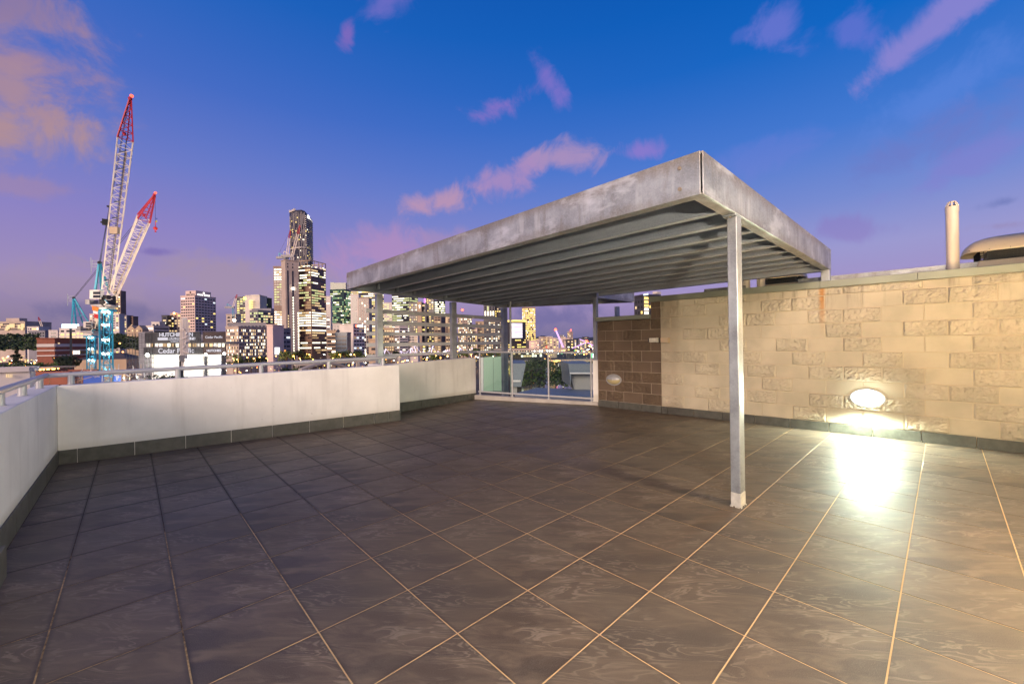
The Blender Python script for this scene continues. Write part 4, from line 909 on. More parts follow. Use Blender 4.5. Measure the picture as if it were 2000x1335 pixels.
# ---- named skyline buildings, left to right
B = building
t, q, z_ = B('stepped terrace building on the hill at the far left edge', (-8, None, 49), 628, 620, concr, fh=4.2, ws=60, wf=.98, hf=.45, ybot=650, pal=[(1, roof_c)], roofs=((12, 38, 621),))
mb = MB(); p0, p1 = Vector(q[0]), Vector(q[1])
for k in range(12): p = p0+(p1-p0)*random.random(); mb.box(p.x-1.2, p.x+1.2, p.y-3, p.y-1, z_-random.choice([4, 8, 12])-1, z_-random.choice([4, 8, 12])+.8, W1)
mb.build('lit_window', parent=t)['kind'] = 'stuff'
B('pale grey low block right of the stepped terrace building', (53, None, 76), 638, 560, white_c, 'apt', ybot=655)
B('dark sloping roofed shed below the small distant crane', (56, None, 88), 646, 520, grey_c, 'dark', ybot=660)
B('white apartment house with balconies on the left hillside', (95, 113, 122), 645, 480, white_c, 'aptlit', fh=4, ws=5, ybot=662)
B('cream flats beside the glowing blue white screen', (116, None, 150), 641, 470, white_c, 'aptlit', fh=4, ws=5, ybot=664)
B('low white house left of the larger crane mast', (148, None, 172), 645, 430, white_c, 'aptlit', fh=4, ws=4, ybot=664)
t, q, z_ = B('red brick office block with white floor bands beyond the parapet', (72, 107, 190), 661, 250, brick_c, pal=[(.12, W1), (.88, brick_c)], fh=4.3, ws=5.5, wf=.3, hf=.35, ybot=703, phi=62)
mb = MB(); P_, R_c, B_c, L_c = [Vector(v) for v in q]
for zz in (topz(107, 674, 250), topz(107, 684, 250), topz(107, 694, 250)):
    for a_, b_ in ((L_c, P_), (P_, R_c)): mb.bar((a_.x, a_.y, zz), (b_.x, b_.y, zz), .8, .7 if zz < topz(107, 680, 250) else 1.8, white_c)
mb.build('white_band', parent=t)
mb = MB(); facade(mb, P_+(R_c-P_)*.35, R_c, topz(107, 702, 250), topz(107, 682, 250), 4.4, 2.4, .8, .5, [(.45, W1), (.2, W3), (.35, WD_)], 3, off=.5); tag(mb.build('window', parent=t), kind='stuff')
B('tall narrow dark apartment tower behind the big crane jib', (222, None, 236), 568, 720, brown_c, 'aptlit', fh=4, ws=3, ybot=640)
B('white slab apartment block right of the big crane mast', (219, None, 233), 613, 520, white_c, 'apt', fh=3, ws=3, ybot=650)
B('grey apartment block left of the gabled houses', (232, None, 248), 616, 540, grey_c, 'aptlit', fh=3, ws=3, ybot=650)
B('brown apartment block with many warm windows left of the gabled houses', (246, None, 260), 618, 545, brown_c, 'aptlit', fh=3, ws=2.6, ybot=650)
B('pale flats left of the big crane mast', (175, None, 196), 613, 560, pink_c, 'aptlit', fh=3.2, ws=3, ybot=660)
B('low white office with long window bands left of the tall hotel', (283, 300, 331), 636, 430, white_c, [(.1, W3), (.9, WD_)], fh=3.2, ws=9, wf=.94, hf=.4, ybot=652)
B('small white box building on the ridge behind the billboard', (296, None, 312), 629, 460, white_c, 'dark', ybot=640)
B('dark apartment block with yellow windows left of the tall hotel', (316, 327, 336), 616, 470, dark_c, 'aptlit', fh=3, ws=3, ybot=652)
B('pale apartment block with a red roof lamp left of the tall hotel', (333, None, 354), 612, 480, concr, 'aptlit', fh=3, ws=3, ybot=652)
beacon(340, 611.5, 478, 'red orange lamp on the pale block beside the hotel', 1.6, ORL)
for k, (u0, u1) in enumerate(((248, 263), (264, 278))):       # gabled houses
    dd = 380; a_ = at(u0, 645, dd); b_ = at(u1, 645, dd); t = empty('house', ((a_.x+b_.x)/2, (a_.y+b_.y)/2, GZ), ('left', 'right')[k]+' of two pale houses with twin gables on the ridge', 'house')
    dv = Vector((b_.x-a_.x, b_.y-a_.y)); ld = Vector((-dv.y, dv.x)); zt1 = topz(u0, 642, dd); zr = topz(u0, 635, dd)
    mb = MB(); mb.prism([(a_.x, a_.y), (b_.x, b_.y), (b_.x+ld.x, b_.y+ld.y), (a_.x+ld.x, a_.y+ld.y)], GZ, zt1, tan_c); mb.build('wall', parent=t)
    mb = MB(); m0 = Vector(((a_.x+b_.x)/2, (a_.y+b_.y)/2)); i = len(mb.v)
    A, Bq, Rr = (a_.x, a_.y, zt1), (b_.x, b_.y, zt1), (m0.x, m0.y, zr); A2, B2, R2 = [(x+ld.x, y+ld.y, z) for x, y, z in (A, Bq, Rr)]
    mb.v += [Vector(v) for v in (A, Bq, Rr, A2, B2, R2)]; k2 = mb.mid(tan_c); mb.f += [(i, i+1, i+2), (i+3, i+5, i+4), (i, i+2, i+5, i+3), (i+1, i+4, i+5, i+2)]; mb.mi += [k2]*4; mb.build('roof', parent=t)
    mb = MB(); facade(mb, Vector((a_.x, a_.y)), Vector((b_.x, b_.y)), zt1-5, zt1-.5, 2.6, 2.2, .4, .5, 'aptlit'); mb.build('window', parent=t)
# hotel with roof sign
t, q, z_ = B('beige hotel tower with a lit white roof sign', (353, 381, 422), 577, 420, pink_c, [(.07, W6), (.05, W8), (.88, WD_)], fh=2.95, ws=2.9, wf=.72, hf=.42, ybot=650, phi=40)
P_, R_c, B_c, L_c = [Vector(v) for v in q]; cen = (P_+B_c)/2; qq = [cen+(v-cen)*.72 for v in (P_, R_c, B_c, L_c)]
mb = MB(); zr = topz(387, 566, 420); mb.prism([tuple(v) for v in qq], z_, zr, pink_c); sb = mb.build('roof_block', parent=t)
for a_, b_, m_ in ((qq[3], qq[0], dark_c), (qq[0], qq[1], SIGNW)):
    dv = (b_-a_).normalized(); n_ = Vector((dv.y, -dv.x)); n_ = n_ if n_.dot(C2-a_) > 0 else -n_; c_ = (a_+b_)/2+n_*.35; L_ = (b_-a_).length
    textpart('PARK REGIS', (c_.x, c_.y, z_+1.6), L_*.155, dv, m_, t, bold=.03); mb = MB(); mb.ball((c_.x, c_.y, z_+4.0), .7, m_, 6, (1, 1, 1.5)); mb.build('emblem', parent=t)
# construction billboard building
dd = 128; a_ = at(285, 690, dd); b_ = at(398, 690, dd); c_ = at(441, 690, dd*1.02)
t = empty('construction_site_building', (b_.x, b_.y, GZ), 'construction shed with dark company banners and floodlit white lower wall', 'building')
A2, B2, C2_ = Vector((a_.x, a_.y)), Vector((b_.x, b_.y)), Vector((c_.x, c_.y)); dv = (B2-A2).normalized(); n_ = Vector((dv.y, -dv.x)); n_ = n_ if n_.dot(C2-A2) > 0 else -n_
def pan(name, u0, u1, v0, v1, o, m_, th=.4, d=None):
    d = d or dd; p0 = at(u0, (v0+v1)/2, d); p1 = at(u1, (v0+v1)/2, d); z0, z1 = topz((u0+u1)/2, v1, d), topz((u0+u1)/2, v0, d); x = Vector((p1.x-p0.x, p1.y-p0.y)).normalized(); n2 = Vector((x.y, -x.x)); n2 = n2 if n2.dot(C2-Vector((p0.x, p0.y))) > 0 else -n2
    mb = MB(); mb.prism([(p0.x+n2.x*o, p0.y+n2.y*o), (p1.x+n2.x*o, p1.y+n2.y*o), (p1.x+n2.x*(o-th), p1.y+n2.y*(o-th)), (p0.x+n2.x*(o-th), p0.y+n2.y*(o-th))], z0, z1, m_)
    return mb.build(name, parent=t), x, n2, p0, p1, z0, z1
bann = mat('charcoal_banner', (.028, .028, .034), .7); bann2 = mat('brown_banner', (.045, .026, .024), .7); wwall = mat('white_panel', (.72, .73, .68), .7, var=.05, vscale=.5)
pan('lower_wall', 296, 399, 690, 790, 0, wwall); pan('lower_wall', 405, 432, 692, 790, .0, wwall); pan('side_wall', 270, 296, 648, 790, -.2, grey_c)
pan('roof_slab', 270, 441, 668, 672, -.8, grey_c, 14); pan('back_wall', 276, 405, 652, 790, -8, grey_c, .4)
b1 = pan('banner', 285, 392, 648.3, 669.5, .3, bann); b2 = pan('banner', 282, 398, 677.5, 692, .3, bann); b3 = pan('banner', 398.5, 441, 647.5, 668.5, .45, bann2); b4 = pan('banner', 399, 441, 678, 692, .4, bann2)
def ptxt(s, uc, vc, hpx, pn, m_, bold=0, space=1): p = at(uc, vc, dd); _, x, n2, p0, p1, z0, z1 = pn; q0 = Vector((p.x, p.y))+n2*.62; textpart(s, (q0.x, q0.y, topz(uc, vc, dd)), hpx*dd/FPX, x, m_, t, bold=bold, space=space)
SW = emi('banner_white', (.85, .83, .95), .75)
ptxt('HUTCHINSON', 347, 653.5, 10.2, b1, SW, .05, .98); 
lp = pan('logo_panel', 310, 383, 658.5, 663.8, .38, SW, .2); ptxt('BUILDERS', 347, 661.2, 6.6, b1, bann, .03, 1.15)
ptxt('Established 1912', 348, 666.4, 3.4, b1, SW, 0); ptxt('Cedar Pacific', 347, 684.8, 13.2, b2, SW, .02)
ptxt('Cedar Pacific', 420.5, 658.2, 6.4, b3, SW, .01); ptxt('HUTCHIES', 420.5, 684.4, 6.0, b4, SW, .04)
mb = MB()
for k in range(19):
    u0 = 286+k*8.2; p0 = at(u0, 673.5, dd); p1 = at(u0+random.uniform(4, 7.4), 673.5, dd); mb.quad((p0.x, p0.y, topz(u0, 677, dd)), (p1.x, p1.y, topz(u0, 677, dd)), (p1.x, p1.y, topz(u0, 670.3, dd)), (p0.x, p0.y, topz(u0, 670.3, dd)), random.choice([W1, W3, W2, W2, wwall]))
mb.build('lit_gap', parent=t)['kind'] = 'stuff'
mb = MB()      # scaffold frames
for (u0, u1, v0, v1) in ((247, 296, 651, 745), (374, 392, 648, 690), (398, 406, 690, 745), (283, 300, 690, 745)):
    nx = max(2, int((u1-u0)/6)); nz = max(3, int((v1-v0)/9))
    for i in range(nx+1): u_ = lerp(u0, u1, i/nx); p = at(u_, (v0+v1)/2, dd-1.3); mb.bar((p.x, p.y, topz(u_, v1, dd)), (p.x, p.y, topz(u_, v0, dd)), .09, .09, M['dark_metal'])
    for j in range(nz+1):
        v_ = lerp(v0, v1, j/nz); p0 = at(u0, v_, dd-1.3); p1 = at(u1, v_, dd-1.3); mb.bar(p0, p1, .09, .09, M['dark_metal'])
        if j < nz: mb.bar(p0, at(u1, lerp(v0, v1, (j+1)/nz), dd-1.3), .06, .06, M['dark_metal'])
tag(mb.build('scaffold', parent=t), kind='stuff')
for k, (u, v, lb, r, en) in enumerate(((288, 693, 'left brightest floodlight on the construction shed', 3.0, 1500), (402, 692, 'middle floodlight under the company banner', 2.3, 1200), (438, 690.5, 'right floodlight under the brown banner', 2.3, 900), (346, 694, 'floodlight behind the concrete boom', 1.2, 900))):
    mb = MB(); p = at(u, v, dd-4.0); mb.ball(p, r*dd/FPX, WHL, 10); tt = tag(mb.build('floodlight'), lb, 'floodlight')
    ld = bpy.data.lights.new('flood', 'POINT'); ld.energy = en*L_CITY; ld.color = (1, .97, .84); ld.shadow_soft_size = .3; lo = bpy.data.objects.new('flood', ld); C.objects.link(lo); lo.location = at(u, v+14, dd-5.0)
# concrete placing boom in front
dd2 = 118; t = empty('placing_boom', (at(358, 720, dd2).x, at(358, 720, dd2).y, GZ), 'folded white concrete placing boom standing in front of the banners', 'crane')
mb = MB()
for u_, v0, v1, w_ in ((356, 622, 720, .7), (361, 620, 700, 1.0), (365, 624, 690, .6), (352, 630, 705, .22), (369, 628, 668, .2)): p = at(u_, (v0+v1)/2, dd2); mb.bar((p.x, p.y, topz(u_, v1, dd2)), (p.x, p.y, topz(u_, v0, dd2)), w_, w_, white_c)
for k in range(9): p = at(355+12*random.random(), 640+k*9, dd2-.6); mb.bar(p, at(352+18*random.random(), 644+k*9, dd2-.6), .25, .3, white_c)
mb.build('arm', parent=t)
crg0 = mat('machinery_grey', (.25, .24, .22), .6, var=.3); mb = MB(); p = at(355, 700, dd2-1); mb.box(p.x-.6, p.x+.6, p.y-.5, p.y+.5, p.z-.8, p.z+.9, crg0); p = at(354, 716, dd2); mb.box(p.x-.5, p.x+.5, p.y-.5, p.y+.5, GZ, p.z+3, M['dark_metal']); mb.build('base_unit', parent=t)

B('grey office block with rows of lit slit windows right of the banners', (441, 466, 522), 638, 280, concr, [(.26, W3), (.30, W1), (.44, WD_)], fh=2.4, ws=1.25, wf=.5, hf=.62, ybot=700, phi=38, pals=[[(.35, W1), (.2, W3), (.45, concr)], None] if False else None)
B('pale concrete building core under construction with a bright lamp', (442, None, 461), 614, 400, concr, 'dark', ybot=640)
beacon(457.5, 625, 392, 'bright work lamp on the unfinished concrete core', 2.6, WHL)
B('dark tower with yellow lit windows, left part of a pair topped by a yellow lamp', (462, None, 482), 580, 520, dark_c, [(.45, W6), (.15, W4), (.4, WD_)], fh=2.9, ws=3.2, wf=.7, hf=.5, ybot=640)
B('white blank sided tower beside the yellow windowed dark tower', (479, None, 508), 577, 515, white_c, None, ybot=640, roofs=((490, 506, 575),))
mb = MB()
for k in range(5): p0 = at(486, 588+k*3.6, 512); p1 = at(494, 588+k*3.6, 512); mb.quad(p0, p1, p1+Vector((0,0,1.2)), p0+Vector((0,0,1.2)), W6)
tag(mb.build('window_group'), 'five yellow window rows on the blank white tower', 'window')
beacon(478, 582.5, 500, 'large yellow lamp on the roof edge between the paired towers', 2.6, emi('yellow_lamp', (1, .75, .05), 12))
B('green glass tower right of the blank white tower', (508, None, 524), 582, 530, green_c, 'green', fh=3, ws=3, wf=.8, ybot=640)
B('wide low glass office with yellow lit floors left of the tallest pair', (488, 504, 538), 606, 430, grey_c, [(.42, W4), (.3, W1), (.28, WD_)], fh=3.1, ws=2.6, wf=.85, hf=.6, ybot=636, roofs=((492, 530, 602),))
B('dark plant level building below the wide yellow lit office', (446, None, 520), 631, 330, grey_c, 'dark', ybot=640)
B('plain pinkish slab left of the lit white sign', (521, None, 533), 635, 250, pink_c, None, ybot=700, thick=12)
B('grey mid rise with dark side window rows beside the pinkish slab', (533, 549, 568), 642, 262, grey_c, [(.08, W7), (.12, W8), (.8, WD_)], fh=2.9, ws=2.8, wf=.8, hf=.4, ybot=700, faces='r')
mb = MB(); p0 = at(537, 685, 243); p1 = at(546, 685, 243); mb.bar((p0.x, p0.y, p0.z), (p1.x, p1.y, p1.z), .4, 4.2, SIGNW, ); tag(mb.build('lit_sign'), 'blank bright white sign panel at the foot of the grey mid rise', 'sign')
B('narrow pale tower squeezed between the brown tower and the green glass one', (636, None, 646), 579, 520, white_c, [(.5, W3), (.5, WD_)], fh=3, ws=3, ybot=650)
B('green glass office tower with a boxy roof plant', (645, 672, 686), 565, 560, green_c, 'green', fh=3.0, ws=2.1, wf=.85, hf=.55, ybot=650, band=2, roofs=((646, 653, 551), (653, 676, 552)))
B('broad tower with dense yellow lit floors behind the pergola corner', (684, 740, 750), 566, 620, grey_c, 'officeY', fh=3.1, ws=2.6, wf=.85, hf=.55, ybot=690, band=3)
t, q, z_ = B('white framed tower with recessed dark panels left of the pergola post', (685, None, 701), 575, 470, white_c, [(.9, WD_), (.1, concr)], fh=18, ws=8, wf=.6, hf=.9, ybot=640)
B('pale ribbed tower standing just right of the white framed tower', (700, None, 721), 582, 465, concr, [(.35, W3), (.65, WD_)], fh=3, ws=2.6, wf=.5, hf=.7, ybot=692)
B('pinkish white office block with a red and white rooftop sign', (663, 690, 712), 633, 330, white_c, [(.12, W8), (.25, W2), (.63, WD_)], fh=2.8, ws=2.6, wf=.8, hf=.45, ybot=690, faces='r', roofs=((693, 710, 635),))
mb = MB(); p0 = at(695, 636.5, 322); p1 = at(698, 636.5, 322); p2 = at(709, 636.5, 322); mb.bar(p0, p1, .3, 1.6, RED); mb.bar(p1, p2, .3, 1.6, SIGNW); tag(mb.build('roof_sign'), 'red and white glowing rooftop sign on the pinkish office', 'sign')
B('beige office with dark ribbon windows at the foot of the brown tower', (638, None, 657), 646, 300, tan_c, [(.2, W3), (.8, WD_)], fh=2.6, ws=3, wf=.97, hf=.45, ybot=692)
B('blue glass office with a curved white roof below the green tower', (655, None, 678), 650, 296, mat('blue_glass', (.02, .05, .09), .15), [(.2, W3), (.1, W8), (.7, WD_)], fh=2.8, ws=3, wf=.9, ybot=690)
B('white rooftop boxes behind the blue glass office', (650, None, 664), 632, 420, white_c, 'dark', ybot=650)
B('brick house block with orange glow between tower and pergola post', (720, None, 742), 663, 240, tan_c, [(.3, W1), (.7, WD_)], fh=2.9, ws=3.2, ybot=695)
# through the slats
B('cream tower with greenish windows right of the first pergola post', (750, None, 766), 591, 600, white_c, [(.7, W4), (.3, WD_)], fh=3, ws=3, wf=.85, ybot=645)
B('dark glass office with bright yellow green floors seen through the slats', (766, 800, 817), 574, 560, dark_c, [(.5, W4), (.22, W3), (.28, WD_)], fh=3.0, ws=2.5, wf=.9, hf=.5, ybot=690, band=4)
t, q, z_ = B('dark hotel tower with scattered gold windows left of its beige core', (799, None, 816), 591, 450, dark_c, 'hotel', fh=2.7, ws=2.2, wf=.6, hf=.55, ybot=690)
t, q, z_ = B('beige hotel core slab with a lit flower emblem', (815.5, None, 823.5), 590, 446, tan_c, None, ybot=690)
mb = MB(); p = at(819.5, 597, 440); mb.ball(p, 1.2, W3, 6); mb.bar(p+Vector((0,0,-1.4)), p+Vector((0,0,-2.6)), .8, .8, W3); mb.build('emblem', parent=t)
B('dark hotel wing with scattered gold windows right of the beige core', (823, None, 832), 592, 452, dark_c, 'hotel', fh=2.7, ws=2.2, wf=.6, hf=.55, ybot=690)
t, q, z_ = B('slim dark tower with a purple lit edge', (829, None, 839), 581, 640, dark_c, 'hotel', fh=3, ws=2.6, ybot=690)
mb = MB(); p0 = at(829.5, 582, 632); p1 = at(829.5, 592, 632); mb.bar(p1, p0, 1.6, 1.6, WP); mb.build('purple_strip', parent=t)
B('dark blue slab tower right of the purple lit tower', (837, None, 848), 583, 600, dark_c, 'hotel', fh=3, ws=2.6, ybot=690)
B('office tower with bright white floors, left face', (847, 858, 870), 586, 610, dark_c, [(.75, W3), (.15, W4), (.1, WD_)], fh=3.2, ws=2.6, wf=.9, hf=.55, ybot=618)
B('beige lower office with grid facade in front of the bright tower', (848, None, 861), 616, 520, tan_c, [(.3, W1), (.3, W2), (.4, WD_)], fh=2.9, ws=2.8, wf=.85, hf=.5, ybot=690)
B('pale tan apartment block left of the middle pergola post', (870, None, 885), 616, 560, tan_c, [(.35, W1), (.2, W2), (.45, WD_)], fh=2.8, ws=2.6, ybot=690)
B('cream grid tower right of the middle pergola post with red rooftop mast', (894, 913, 922), 619, 520, concr, [(.35, W1), (.25, W3), (.4, WD_)], fh=2.8, ws=2.2, wf=.65, hf=.55, ybot=690)
beacon(903, 605, 520, 'red lit mast above the cream grid tower', 2.2)
B('tan mid rise behind the slats left of the dark lit tower', (929, None, 946), 628, 560, tan_c, [(.4, W1), (.2, W2), (.4, WD_)], fh=2.8, ws=2.4, ybot=690)
B('low pink office between the cream grid tower and the tan mid rise', (920, None, 932), 641, 540, pink_c, 'aptlit', fh=2.8, ws=2.4, ybot=690)
B('dark tower with bright vertical light strips beside the third post', (945, None, 967), 595, 480, dark_c, [(.72, W3), (.1, W4), (.18, WD_)], fh=6, ws=2.9, wf=.5, hf=.9, ybot=625)
B('dark lower half tower with gold windows below the vertical light strips', (966, None, 987), 599, 492, dark_c, 'hotel', fh=2.9, ws=2.4, ybot=690)
B('beige lit low block seen through the lower slats', (750, None, 770), 641, 380, tan_c, [(.7, W1), (.3, WD_)], fh=2.5, ws=2.1, ybot=690)
B('white banded low office seen through the lower slats', (771, 780, 797), 637, 370, white_c, [(.3, W3), (.7, WD_)], fh=2.4, ws=2.6, wf=.95, hf=.45, ybot=690)
B('small white office with fine banding beside the hotel core', (797, None, 816), 654, 380, white_c, [(.25, W2), (.75, WD_)], fh=2.3, ws=2.6, wf=.9, ybot=690)
B('low warm lit block under the dark lit tower', (945, None, 990), 626, 470, dark_c, [(.3, W1), (.2, W3), (.5, WD_)], fh=2.6, ws=2.5, ybot=690)
B('golden lit tower beyond the glass railing', (1020, 1026, 1046), 600, 560, tan_c, 'gold', fh=2.5, ws=1.9, wf=.8, hf=.62, ybot=668)
# curved casino-like building with a screen
dd = 470; t = empty('building', (*tuple(C2+H2(1008, 650)*dd*1.03), GZ), 'curved building with a glowing screen and a bright lit rim', 'building')
pr = [(985, 1.0), (992, .985), (1005, .975), (1018, .985), (1027, 1.0), (1020, 1.05), (990, 1.05)]
mb = MB(); mb.prism([tuple(C2+H2(u, 650)*dd*k) for u, k in pr], GZ, topz(1005, 627, dd), dark_c); mb.build('wall', parent=t)
mb = MB(); mb.prism([tuple(C2+H2(1005+(u-1005)*1.06, 650)*dd*(k-.012)) for u, k in pr], topz(1005, 629, dd), topz(1005, 626, dd), W6); mb.build('lit_rim', parent=t)
scr = mat('screen', (.02, .02, .02), .3); g = G(scr); tcx = g.n('ShaderNodeNewGeometry'); nn = g.noise(g.scalev(tcx.outputs['Position'], (.05, .05, .6)), 1.0, 4); c = g.mix(g.rng(nn, .35, .65), (1, .95, .95, 1), (.72, .55, .75, 1)); g.p(g.b.inputs['Emission Color'], c); g.b.inputs['Emission Strength'].default_value = 1.25
mb = MB(); u_ = [998.5, 1005, 1012, 1020.5]; ks_ = [.962, .96, .962, .968]
for i in range(3):
    p0 = C2+H2(u_[i], 650)*dd*ks_[i]; p1 = C2+H2(u_[i+1], 650)*dd*ks_[i+1]; mb.quad((p0.x, p0.y, topz(1005, 660, dd)), (p1.x, p1.y, topz(1005, 660, dd)), (p1.x, p1.y, topz(1005, 632, dd)), (p0.x, p0.y, topz(1005, 632, dd)), scr)
mb.build('screen', parent=t)
mb = MB()
for i in range(4): facade(mb, C2+H2(pr[i][0], 650)*dd*pr[i][1]*.995, C2+H2(pr[i+1][0], 650)*dd*pr[i+1][1]*.995, topz(1005, 690, dd), topz(1005, 662, dd), 2.6, 2.2, .9, .45, [(.6, W6), (.4, WD_)], 3)
tag(mb.build('window', parent=t), kind='stuff')
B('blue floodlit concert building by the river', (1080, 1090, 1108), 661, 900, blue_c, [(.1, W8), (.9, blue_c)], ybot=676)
B('pale tower with a red roof beacon on the far ridge', (1108, 1112, 1119), 647, 1300, concr, 'apt', fh=4, ws=4, ybot=664); beacon(1115, 644.5, 1290, 'small red beacon on the far pale tower', 1.3)
t, q, z_ = B('dark apartment tower with gold balconies behind the low end of the brown wall', (1239, 1258, 1290), 577, 170, dark_c, [(.1, W6), (.05, W1), (.85, WD_)], fh=2.3, ws=1.7, wf=.55, hf=.5, ybot=640)
P_, R_c, B_c, L_c = [Vector(v) for v in q]; mb = MB()
for k in range(9):
    zz = z_-1.6-k*1.55; a_ = P_+(R_c-P_)*.02; b_ = P_+(R_c-P_)*.28; n_ = (C2-P_).normalized()*.5
    mb.quad((a_.x+n_.x, a_.y+n_.y, zz), (b_.x+n_.x, b_.y+n_.y, zz), (b_.x+n_.x, b_.y+n_.y, zz+1.0), (a_.x+n_.x, a_.y+n_.y, zz+1.0), random.choice([W6, W3, W6, WD_]))
    mb.bar((a_.x+n_.x*1.6, a_.y+n_.y*1.6, zz-.15), (b_.x+n_.x*1.6, b_.y+n_.y*1.6, zz-.15), .9, .16, white_c)
mb.build('balcony_stack', parent=t)
mb = MB(); p = at(1262, 575, 168); mb.bar(at(1257, 575.5, 168), at(1266, 574, 168), .3, .7, W8); mb.build('roof_light', parent=t)
mb = MB(); p = at(1283, 576.5, 165); mb.box(p.x-1.6, p.x+1.6, p.y-1, p.y+1, z_, z_+.9, white_c); mb.build('roof_plant', parent=t)

# ---- small far buildings filling the band between the towers
LM = [(150, 'left of the big crane mast'), (215, 'behind the big crane mast'), (290, 'on the ridge left of the banners'), (715, 'behind the first pergola post'), (775, 'in the left bays of the slats'), (835, 'in the middle of the slats'), (890, 'behind the middle pergola post'), (945, 'right of the middle pergola post'), (1000, 'under the glowing screen'), (1045, 'below the golden tower'), (1090, 'around the leaning violet mast'), (1140, 'above the right bay of the glass railing')]
ORD = ['leftmost', 'second from the left', 'third from the left', 'fourth from the left', 'fifth from the left', 'sixth from the left', 'seventh from the left', 'eighth from the left', 'ninth from the left', 'tenth from the left', 'rightmost']
fl_ = []
for k in range(74):
    u = random.choice([random.uniform(120, 300), random.uniform(690, 1160), random.uniform(690, 1160), random.uniform(1040, 1170)]); near = min(LM, key=lambda q: abs(q[0]-u))
    body = random.choice([(tan_c, 'tan'), (white_c, 'white'), (grey_c, 'grey'), (concr, 'beige'), (dark_c, 'dark'), (pink_c, 'pinkish')]); fl_.append((u, near, body))
for near in LM:
    for col_ in ('tan', 'white', 'grey', 'beige', 'dark', 'pinkish'):
        grp = sorted([f for f in fl_ if f[1] == near and f[2][1] == col_], key=lambda f: f[0])
        for n_, (u, _, body) in enumerate(grp):
            dpt = random.uniform(420, 1300); wpx = random.uniform(6, 18); v = random.uniform(653, 669)+(0 if dpt > 700 else 5); o_ = '' if len(grp) == 1 else ', '+(ORD[n_] if n_ < len(grp)-1 else 'rightmost')
            B('small %s low rise %s%s' % (col_, near[1], o_), (u-wpx/2, None, u+wpx/2), v, dpt, body[0], random.choice(['aptlit', 'apt', 'apt', 'aptlit', 'officeY']), fh=3.0, ws=3.2, wf=.5, hf=.45, ybot=698, group='small lit low rises in the far city band', trim=False)
# ---- countless street and window lights of the far city
mb = MB(); cols = [ORL, W6, W1, W3, WHL, W7, W6, ORL]; cols2 = emi('green_light', (.1, 1, .3), 4)
for k in range(1900):
    reg = random.random()
    if reg < .60: u = random.uniform(735, 1165)
    elif reg < .8: u = random.uniform(440, 740)
    else: u = random.uniform(0, 330)
    d_ = 10**random.uniform(2.42, 3.25) if u > 735 else 10**random.uniform(2.3, 2.9); z = GZ+random.uniform(1, 11); r = d_/FPX*random.choice([.45, .6, .6, .9]); p = C2+H2(u, 680)*d_
    if 1010 < u < 1200 and d_ < 420: continue
    m_ = random.choice(cols) if random.random() < .96 else random.choice([cols2, RED, W8]); mb.box(p.x-r, p.x+r, p.y-r, p.y+r, z-r*.7, z+r*.7, m_)
tag(mb.build('city_lights'), 'countless tiny street and window lights of the far city', 'lights', kind='stuff')
# curved footbridge of bright white masts seen through the slats
WVI = emi('violet_white_light', (.86, .72, 1), 3.0)
t = empty('cable_footbridge', (at(800, 690, 300).x, at(800, 690, 300).y, GZ), 'footbridge with violet white lit masts and cables seen through the lower slats', 'bridge')
mb = MB(); a_, b_ = at(742, 697, 270), at(935, 690, 420); mb.bar(a_, b_, 3, .5, concr); mb.build('deck', parent=t)
mb = MB(); mb.bar(a_+Vector((0,0,1)), b_+Vector((0,0,1)), .35, .35, WVI); mb.build('lit_rail', parent=t)
for k in range(16):
    f_ = (k+.3+random.random()*.4)/16; p = lerp(a_, b_, f_); sc = random.uniform(3, 9); mb = MB(); q_ = p+Vector((random.uniform(-3, 3), random.uniform(-3, 3), sc)); mb.bar(p, q_, .22, .22, WVI)
    mb.bar(q_, lerp(a_, b_, min(1, f_+.06)), .08, .08, WVI); mb.bar(q_, lerp(a_, b_, max(0, f_-.05)), .08, .08, WVI); mb.build('mast', parent=t)
t = empty('cable_stayed_bridge', (at(1098, 678, 420).x, at(1098, 678, 420).y, GZ), 'violet lit leaning bridge mast with a red beacon on top', 'bridge')
mb = MB()
for o_ in (0, 1.6): mb.bar(at(1085+o_, 645, 420), at(1099+o_*1.4, 678, 420), .7, .7, emi('violet_light', (.75, .45, 1), 1.6))
mb.build('mast', parent=t)
mb = MB()
for u_, v_ in ((1096, 650), (1074, 655), (1092, 653)): mb.bar(at(1086, 646, 420), at(u_, v_, 420), .12, .12, emi('cable_light', (.6, .4, .9), .8))
mb.build('stay_cable', parent=t); mb = MB(); mb.ball(at(1085, 643.5, 419), 1.3, RED, 8); mb.build('beacon', parent=t)
t = empty('cable_stayed_bridge', (at(1146, 668, 430).x, at(1146, 668, 430).y, GZ), 'low violet lit bridge cables meeting at a red beacon', 'bridge')
mb = MB(); vl = bpy.data.materials['violet_light']
for u_, v_ in ((1117, 680), (1132, 662), (1160, 675)): mb.bar(at(1146, 668, 430), at(u_, v_, 430), .7, .7, vl)
mb.build('stay_cable', parent=t); mb = MB(); mb.ball(at(1145.5, 666.5, 428), 1.5, RED, 8); mb.build('beacon', parent=t)
